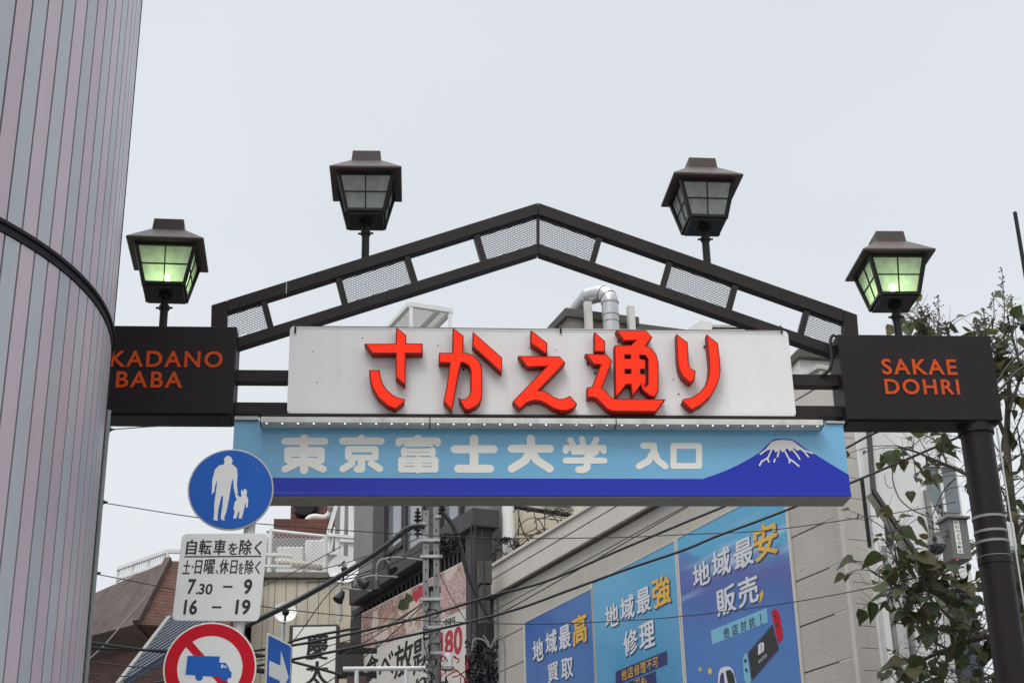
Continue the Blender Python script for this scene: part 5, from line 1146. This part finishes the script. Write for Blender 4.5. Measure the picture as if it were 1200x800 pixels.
for i, (x, y) in enumerate(((128, 503), (120, 588), (112, 671))):
    fr = FC(10.6); s2, z2 = fr.px(x, y); t = thing('wire_insulator', ('small black insulator under the TAKADANO BABA box', 'small black insulator level with the bottom of the blue sign', 'small black insulator lowest on the striped tower edge')[i], 'insulator', fr.w(s2, z2 - .02), 'insulators on the tower edge')
    b = MB(); b.ball(fr.w(s2, z2), .020, 10, 6); b.tube([fr.w(s2 - .10, z2), fr.w(s2 + .035, z2)], .007, k=6); b.build('knob', BLACKM, t, smooth=True)
cable('overhead_wire', 'short wire from the tower insulator to the underside of the name box', [(128, 503), (145, 502), (170, 500), (200, 498.5)], 11.4, .004)
cable('overhead_cable', 'dark cable hanging from the right pole into the leaves', [(1166, 462), (1176, 452), (1190, 437), (1215, 420)], 13.4, .014)
cable('overhead_cable', 'upper dark cable reaching from beyond the frame to the right box', [(1150, 470), (1170, 445), (1185, 424), (1215, 398)], 13.6, .012)
rw = random.Random(17)
for i in range(9):
    x0, y0 = rw.choice(((497, 605), (511, 600), (500, 640), (512, 650), (505, 700))); side = rw.choice((-1, -1, 1)); x1 = x0 + side * rw.uniform(60, 150) if side < 0 else x0 + rw.uniform(30, 64); y1 = y0 + rw.uniform(20, 110)
    cable('service_wire', 'thin dark service wire fanning out from the utility pole', [(x0, y0), ((x0 + x1) / 2, (y0 + y1) / 2 + rw.uniform(4, 14)), (x1, y1)], 20.7 + rw.uniform(-.2, .5), rw.uniform(.005, .009), group='service wires fanning from the utility pole')
for i, (xa, ya, xb, yb) in enumerate(((552, 612, 550, 800), (557, 610, 559, 760), (565, 620, 568, 800))):
    cable('wall_cable', 'thin cable running straight down the dark pilaster', [(xa, ya), ((xa + xb) / 2 + (-1) ** i * 2, (ya + yb) / 2), (xb, yb)], 22.4, .012, group='cables on the dark pilaster')
CB_ = Frame((CB.w(0, 0, .3).x, CB.w(0, 0, .3).y), R(24.83))
def tangle(nm, label, boxpx, d, n, r, m=CABLE, seed=1, drop=.5):
    q_ = random.Random(seed); fr = FC(d) if not isinstance(d, Frame) else d; b = MB(); x0, y0, x1, y1 = boxpx
    for i in range(n):
        pts = []; x, y = q_.uniform(x0, x1), q_.uniform(y0, y1); a_ = q_.uniform(0, 6.28)
        for k in range(5):
            pts.append(fr.w(*fr.px(x, y), 0) + fr.n * q_.uniform(-.1, .18)); a_ += q_.uniform(-1.4, 1.4); st_ = q_.uniform(.12, .4) * (x1 - x0)
            x = min(max(x + math.cos(a_) * st_, x0), x1); y = min(max(y + math.sin(a_) * st_, y0), y1)
        b.tube(smooth_path(pts, 5), r * q_.uniform(.5, 1.2), k=5)
    o = b.build(nm, m, smooth=True); tag(o, label, 'cables'); return o
tangle('cable_bundle', 'tangle of black cables heaped between the billboard and the poster shop', (546, 752, 582, 812), 20.9, 70, .012, seed=2)
tangle('cable_bundle', 'coil of dark cables at the top right of the utility pole', (516, 628, 538, 650), 20.7, 34, .011, seed=5)
tangle('cable_bundle', 'knot of thin wires on the cream wall above the fascia', (604, 598, 668, 640), CB_, 30, .008, seed=8)
tangle('cable_bundle', 'dark loops of cable at the left foot of the cream wall', (578, 632, 606, 662), CB_, 20, .014, seed=9)
tangle('cable_bundle', 'red and grey wires hanging below the white canister', (516, 770, 548, 812), 20.6, 14, .009, m=REDP, seed=11)
tangle('cable_bundle', 'dark wires hugging the foot of the utility pole', (497, 715, 522, 812), 20.4, 20, .011, seed=12)
cable('conduit', 'pale flexible conduit looping over the black cable tangle', [(553, 762), (555, 750), (562, 748), (570, 752), (572, 757)], 20.6, .012, m=CHAN)
cable('conduit', 'yellowish conduit loop beside the end of the shop wall', [(566, 744), (572, 752), (575, 758), (580, 748), (587, 744), (591, 752), (592, 770), (592, 800)], 20.7, .011, m=CHAN)
cable('conduit', 'grey conduit running up the dark pilaster beside the shop', [(586, 800), (584, 740), (583, 700), (581, 662), (577, 655)], 23.0, .025, m=CHAN)
mt_ = FC(22.6, 10); t = thing('meter_box', 'dark grey meter boxes stacked beside the billboard', 'meter', mt_.w(*mt_.px(570, 720), 0))
for y0, y1, x0, x1 in ((658, 684, 561, 576), (686, 700, 563, 575), (704, 730, 562, 574)):
    p = mt_.rect(x0, y0, x1, y1); b = MB(); b.box(mt_, p[0], p[1], p[2], p[3], -.15, .05); b.build('case', CAPC, t, bevel=.01)

# ------------------------------------------------------------------ right side: white building, stair, camera, mast
WB = FC(18.6, 12)
wb = thing('white_building', 'white building standing behind the leaves and the right pole', 'building', WB.w(*WB.px(1050, 700), 0)); wb.location.z = 0
s_a, s_b = WB.px(955, 600)[0], WB.px(1128, 600)[0]; zt_ = WB.px(1000, 425)[1]
b = MB(); b.box(WB, s_a, s_b, 0, zt_, -5, 0); b.build('wall', WWALL, wb)
b = MB(); b.box(WB, s_a - .05, s_b + .05, zt_, zt_ + .12, -5.1, .1); b.build('coping', CAPC, wb, bevel=.01)
for x in (1042, 1062): s2 = WB.px(x, 700, .1)[0]; b = MB(); b.tube([WB.w(s2, 0, .1), WB.w(s2, WB.px(x, 640, .1)[1], .1)], .045, k=10); b.build('drainpipe', CHAN, wb, smooth=True)
b = MB(); p = WB.rect(1118, 690, 1146, 830, .03); b.box(WB, p[0], p[1], p[2], p[3], .002, .1); b.build('shutter', CORR, wb)
b = MB(); b.prism(WB, WB.poly([(1000, 560), (1030, 560), (1046, 604), (1046, 640), (1000, 640)], .01), .002, .02); b.build('recess_shade', SHADEK, wb)  # thin dark sheet on the wall, painted shade of the recess under the stair
b = MB(); p = WB.rect(1084, 548, 1122, 600, .03); b.box(WB, p[0], p[1], p[2], p[3], .002, .04); wn = b.build('window', GLASSD, wb)
b = MB(); b.box(WB, p[0] - .05, p[0], p[2] - .05, p[3] + .05, .002, .08); b.box(WB, p[0] + .001, p[1], p[3], p[3] + .05, .002, .08); b.box(WB, (p[0] + p[1]) / 2 - .02, (p[0] + p[1]) / 2 + .02, p[2], p[3] - .001, .041, .07); b.build('frame', WWALL, wn)
b = MB(); b.box(WB, WB.px(1016, 600)[0], WB.px(1016, 600)[0] + .16, 3, zt_ - .1, .003, .12); b.build('corner_post', WWALL, wb)
SE = FC(16.6, 12)
stp = [(1013, 440), (1023.5, 575), (1062, 632), (1098, 686), (1122, 722), (1118, 640), (1084, 574), (1048, 520), (1040, 440)]
b = MB(); b.prism(SE, SE.poly(stp), -.22, 0)
st = thing('outside_stair', 'white clad outside staircase slanting down above the leaves', 'stairs', SE.w(*SE.px(1060, 640), -.6))
b.build('cladding', WWALL, st)
b = MB()
for p, q_ in zip(stp[0:4], stp[1:5]): b.bar(SE.w(*SE.px(*p, .02), .02), SE.w(*SE.px(*q_, .02), .02), .045, .06, up=SE.n)
b.build('edge_trim', CAPC, st)
b = MB(); b.bar(SE.w(*SE.px(1085, 574, .03), .03), SE.w(*SE.px(1096, 650, .03), .03), .05, .05, up=SE.n); b.build('post', CHAN, st)

# camera, boxes on the pole
CP = Frame((AR.w(pR, 0, -.16).x, AR.w(pR, 0, -.16).y), R(12))
t = thing('control_box', 'grey steel camera control box with a white character strip on the right pole', 'box', CP.w(*CP.px(1128, 655, .1), .1))
p = CP.rect(1117, 606, 1139, 653, .16); b = MB(); b.box(CP, p[0], p[1], p[2], p[3], -.06, .12); b.build('case', CAMG, t, bevel=.006)
b = MB(); b.box(CP, p[0] - .02, p[1] + .02, p[3], p[3] + .02, -.08, .15); b.build('rain_hood', CAMG, t, bevel=.004)
b = MB(); q_ = CP.rect(1119.5, 610, 1126, 648, .121); b.box(CP, q_[0], q_[1], q_[2], q_[3], .1205, .124); b.build('label_strip', PWHITE, t)
b = MB(); n = 7
for i, ch in enumerate('防犯カメラ作動中'): h_ = (q_[3] - q_[2]) / 8; put_text(b, CP, ch, q_[0] + .007, q_[1] - .007, q_[3] - h_ * (i + .9), q_[3] - h_ * (i + .1), .1248, .01)
b.build('lettering', BLKP, t)
b = MB(); b.ball(CP.w(*CP.px(1122, 655, .1), .1), .006, 8, 5); b.build('indicator_lamp', mat('red_indicator', (.8, .05, .05), .3, emit=((1, .05, .05), 3)), t)
t = thing('dome_camera', 'grey dome security camera on a bracket left of the control box', 'security camera', CP.w(*CP.px(1097, 640, .1), .1)); c = CP.px(1097.5, 640, .1)
b = MB(); b.tube([CP.w(c[0], c[1] + .0, .1), CP.w(c[0], c[1] + .045, .1), CP.w(c[0], c[1] + .075, .1)], .082, k=24, r1=.05); b.build('housing', CAMG, t, bevel=.004, smooth=True)
b = MB(); b.ball(CP.w(c[0], c[1], .1), .07, 20, 12, zmin=-1); b.build('dome', mat('camera_dome', rgb(30, 30, 32), .08, coat=.8), t, smooth=True)
b = MB(); b.bar(CP.w(c[0], c[1] + .075, .1), CP.w(c[0] + .02, c[1] + .10, .1), .05, .05); b.bar(CP.w(c[0], c[1] + .09, .1), CP.w(p[0] + .02, c[1] + .14, .05), .05, .05); b.build('bracket', CAMG, t)
b = MB(); b.tube([CP.w(c[0] - .05, c[1] + .04, .17), CP.w(c[0] - .05, c[1] + .04, .19)], .02, k=10); b.build('lens', BLKP, t, smooth=True)
t = thing('white_box', 'small white junction box on the right side of the right pole', 'box', CP.w(*CP.px(1184, 643, .06), .06)); p = CP.rect(1175, 610, 1192, 643, .08)
b = MB(); b.box(CP, p[0], p[1], p[2], p[3], -.06, .06); b.build('case', WWALL, t, bevel=.012); b = MB(); b.box(CP, p[0] + .01, p[1] - .01, p[2] + .02, p[2] + .035, .0605, .064); b.build('latch', ALU, t)
MS = FC(14.5); s2, z2 = MS.px(1189.5, 250); t = thing('mast', 'slim dark mast at the right edge against the sky', 'mast', MS.w(s2, 0))
b = MB(); b.tube([MS.w(s2, 0), MS.w(s2, z2)], .022, k=10); b.build('tube', BLACKM, t, smooth=True); b = MB(); b.ball(MS.w(s2, z2), .024, 8, 5); b.build('cap', BLACKM, t, smooth=True)
SLt = FC(13.4); s2, z2 = SLt.px(1202, 383); t = thing('horn_speaker', 'dark round fitting at the right edge beside the leaves', 'lamp', SLt.w(s2, z2 - .1))
b = MB(); b.ball(SLt.w(s2, z2), .06, 14, 8, sz=.8); b.build('hood', BLACKM, t, smooth=True); b = MB(); b.tube([SLt.w(s2, z2), SLt.w(s2 + .5, z2 + .05)], .015, k=8); b.build('arm', BLACKM, t, smooth=True)

# ------------------------------------------------------------------ tree
TF = FC(13.9, 8); rt = random.Random(11)
tree = thing('tree', 'leafy broadleaf tree with seed heads behind the right pole and dark box', 'tree', (TF.w(TF.px(1205, 700)[0], 0)))
def tp_(x, y, n=0.0): return TF.w(*TF.px(x, y, n), n)
b = MB(); base_ = tp_(1205, 790); b.tube(smooth_path([Vector((base_.x + .1, base_.y, 0)), Vector((base_.x + .05, base_.y, 2.0)), tp_(1203, 780), tp_(1196, 690), tp_(1186, 600), tp_(1180, 520), tp_(1183, 440)]), .11, k=10, r1=.02); b.build('trunk', BARK, tree, smooth=True)
LIMBS = [([(1196, 690), (1150, 690), (1100, 692), (1060, 688), (1040, 680), (1020, 668)], .028, .15, 9), ([(1200, 740), (1160, 745), (1110, 760), (1070, 780), (1052, 800)], .03, .0, 12),
         ([(1186, 600), (1150, 640), (1110, 668), (1075, 690), (1066, 702)], .02, .2, 10), ([(1182, 540), (1150, 560), (1110, 545), (1075, 530), (1050, 522)], .022, .1, 8),
         ([(1181, 520), (1160, 470), (1130, 430), (1100, 395), (1080, 380), (1066, 372)], .024, -.2, 16), ([(1182, 480), (1195, 440), (1188, 400), (1180, 370)], .02, .1, 14),
         ([(1190, 640), (1205, 600), (1200, 550), (1192, 500)], .02, .2, 12), ([(1183, 450), (1170, 430), (1168, 400)], .015, 0, 7), ([(1200, 720), (1170, 730), (1140, 745), (1110, 720), (1090, 700), (1080, 670)], .022, .3, 14),
         ([(1200, 760), (1165, 790), (1130, 800), (1090, 800)], .024, .25, 12), ([(1190, 640), (1195, 690), (1190, 750), (1195, 800)], .02, .3, 10), ([(1110, 545), (1085, 545), (1072, 562)], .012, .25, 3), ([(1066, 702), (1052, 660), (1048, 640), (1044, 620)], .012, .3, 8), ([(1110, 760), (1085, 745), (1068, 722), (1056, 725)], .014, .35, 5)]
twigs = MB(); LV = [MB(), MB()]
def leaf(p, dirv, size, mb):
    d = Vector(dirv).normalized(); up = Vector((rt.uniform(-.5, .5), rt.uniform(-.9, .1), rt.uniform(.2, 1))).normalized(); s = d.cross(up)
    if s.length < .1: s = d.orthogonal()
    s.normalize(); nn = s.cross(d); wd_ = size * rt.uniform(.34, .46); droop = rt.uniform(.05, .3); fold = rt.uniform(.15, .4)
    mid = [p + d * (size * t_) - nn * (droop * size * t_ * t_) for t_ in (-.06, 0, .10, .24, .42, .62, .82, 1.0)]
    curl = rt.uniform(-.3, .5)
    prof = (.42, .74, .96, 1.02, .88, .58, .24, 0)
    vs = []
    for i, (m_, w_) in enumerate(zip(mid, prof)):
        wob = 1 + rt.uniform(-.1, .1); rip = rt.uniform(-.12, .12)
        vs += [m_ - s * wd_ * w_ * wob + nn * wd_ * w_ * (fold + rip), m_, m_ + s * wd_ * w_ * wob + nn * wd_ * w_ * (fold - rip + curl * .4)]
    fs = []
    for i in range(7):
        a_ = i * 3; fs += [(a_, a_ + 1, a_ + 4, a_ + 3), (a_ + 1, a_ + 2, a_ + 5, a_ + 4)]
    mb.add(vs, fs)
for pts, r, n, nl in LIMBS:
    P = smooth_path([tp_(x, y, n + rt.uniform(-.12, .12)) for x, y in pts], 6); b = MB(); b.tube(P, r, k=7, r1=r * .35); b.build('limb', BARK, tree, smooth=True)
    for _ in range(int(nl * 2.5)):
        i = rt.randrange(len(P) // 5, len(P)); p = P[min(i, len(P) - 1)]
        d = Vector((rt.uniform(-1, 1), rt.uniform(-1, 1), rt.uniform(-.7, .9))).normalized(); ln = rt.uniform(.12, .5); q_ = p + d * ln
        twigs.tube(smooth_path([p, p.lerp(q_, .5) + Z * .03, q_], 3), .006, k=4, r1=.003)
        for _k in range(2): e_ = p.lerp(q_, rt.uniform(.3, 1)); twigs.tube([e_, e_ + Vector((rt.uniform(-.2, .2), rt.uniform(-.2, .2), rt.uniform(-.12, .2)))], .003, k=3, r1=.0015)
        for k in range(rt.choice((1, 2, 2, 3))):
            ld = Vector((d.x + rt.uniform(-.8, .8), d.y + rt.uniform(-.8, .8), d.z - rt.uniform(.2, 1.1))); leaf(q_ - d * ln * .25 * k, ld, rt.choice((.06, .08, .10, .12, .15, .18, .22)) * rt.uniform(.8, 1.1), LV[0] if rt.random() < .62 else LV[1])
for x0, y0, x1, y1 in ((1184, 560, 1150, 500), (1182, 520, 1200, 470), (1186, 600, 1160, 540), (1180, 500, 1168, 450), (1183, 470, 1198, 410), (1184, 640, 1200, 590), (1150, 560, 1120, 500), (1110, 545, 1070, 505), (1120, 560, 1090, 610), (1140, 690, 1120, 640), (1100, 692, 1080, 650), (1060, 688, 1040, 700), (1184, 540, 1204, 520), (1180, 430, 1160, 395), (1186, 580, 1130, 545)):
    a_, c_ = tp_(x0, y0, rt.uniform(-.1, .1)), tp_(x1, y1, rt.uniform(-.3, .5)); mid = a_.lerp(c_, .5) + Vector((rt.uniform(-.08, .08), 0, rt.uniform(-.08, .08))); twigs.tube(smooth_path([a_, mid, c_], 5), .011, k=5, r1=.004)
    for k in range(5):
        p = a_.lerp(c_, rt.uniform(.2, .95)); twigs.tube([p, p + Vector((rt.uniform(-.25, .25), rt.uniform(-.2, .2), rt.uniform(-.05, .28)))], .004, k=4, r1=.002)
twigs.build('twig', BARK, tree)['kind'] = 'stuff'
for m_, mb in zip((LEAF, LEAF2), LV): mb.build('crown' , m_, tree, smooth=True)['kind'] = 'stuff'
# upright seed heads
def panicle(x, y0, y1, n=0.0, k=34, spread=.13):
    b = MB(); a_, t_ = tp_(x, y0, n), tp_(x + rt.uniform(-4, 2), y1, n); b.tube([a_, a_.lerp(t_, .5) + Vector((.02, 0, 0)), t_], .008, k=5, r1=.003); h = (t_ - a_).length
    for i in range(k):
        f_ = rt.uniform(.12, 1); p = a_.lerp(t_, f_); d = Vector((rt.uniform(-1, 1), rt.uniform(-1, 1), rt.uniform(.1, .8))).normalized(); L2 = spread * (1.15 - f_) * rt.uniform(.4, 1.3); e = p + d * L2; b.tube([p, e], .0025, k=3)
        for j in range(3): c = p.lerp(e, rt.uniform(.5, 1.05)) + Vector((rt.uniform(-.012, .012),) * 3); b.ball(c, rt.uniform(.0045, .0085), 5, 4)
    b.build('seed_head', SEED, tree)
for x, y0, y1 in ((1176, 400, 314), (1162, 392, 342), (1152, 400, 362), (1187, 390, 345), (1146, 395, 378), (1098, 392, 345), (1088, 392, 358), (1110, 395, 378), (1078, 750, 695), (1068, 730, 690), (1096, 770, 715), (1120, 700, 650), (1104, 640, 590), (1092, 700, 610)): panicle(x, y0, y1, rt.uniform(-.1, .3))
# hanging vine on the white stair
vine = thing('vine', 'thin hanging vine with one dead leaf in front of the white staircase', 'vine', tp_(1047, 520, .1))
VF = FC(15.6)
b = MB(); b.tube(smooth_path([VF.w(*VF.px(x, y)) for x, y in ((1047, 540), (1046, 560), (1052, 580), (1062, 592), (1075, 600), (1090, 606))]), .007, k=5); b.tube(smooth_path([VF.w(*VF.px(x, y)) for x, y in ((1037, 555), (1038, 566), (1044, 572), (1048, 568))]), .004, k=4); b.build('stem', BARK, vine, smooth=True)
b = MB()
for x, y, sz_ in ((1046, 533, .26), (1034, 538, .16), (1067, 580, .13)): leaf(VF.w(*VF.px(x, y - 4)), (rt.uniform(-.15, .15), -.15, -1), sz_, b)
b.build('leaves', LEAF, vine, smooth=True)
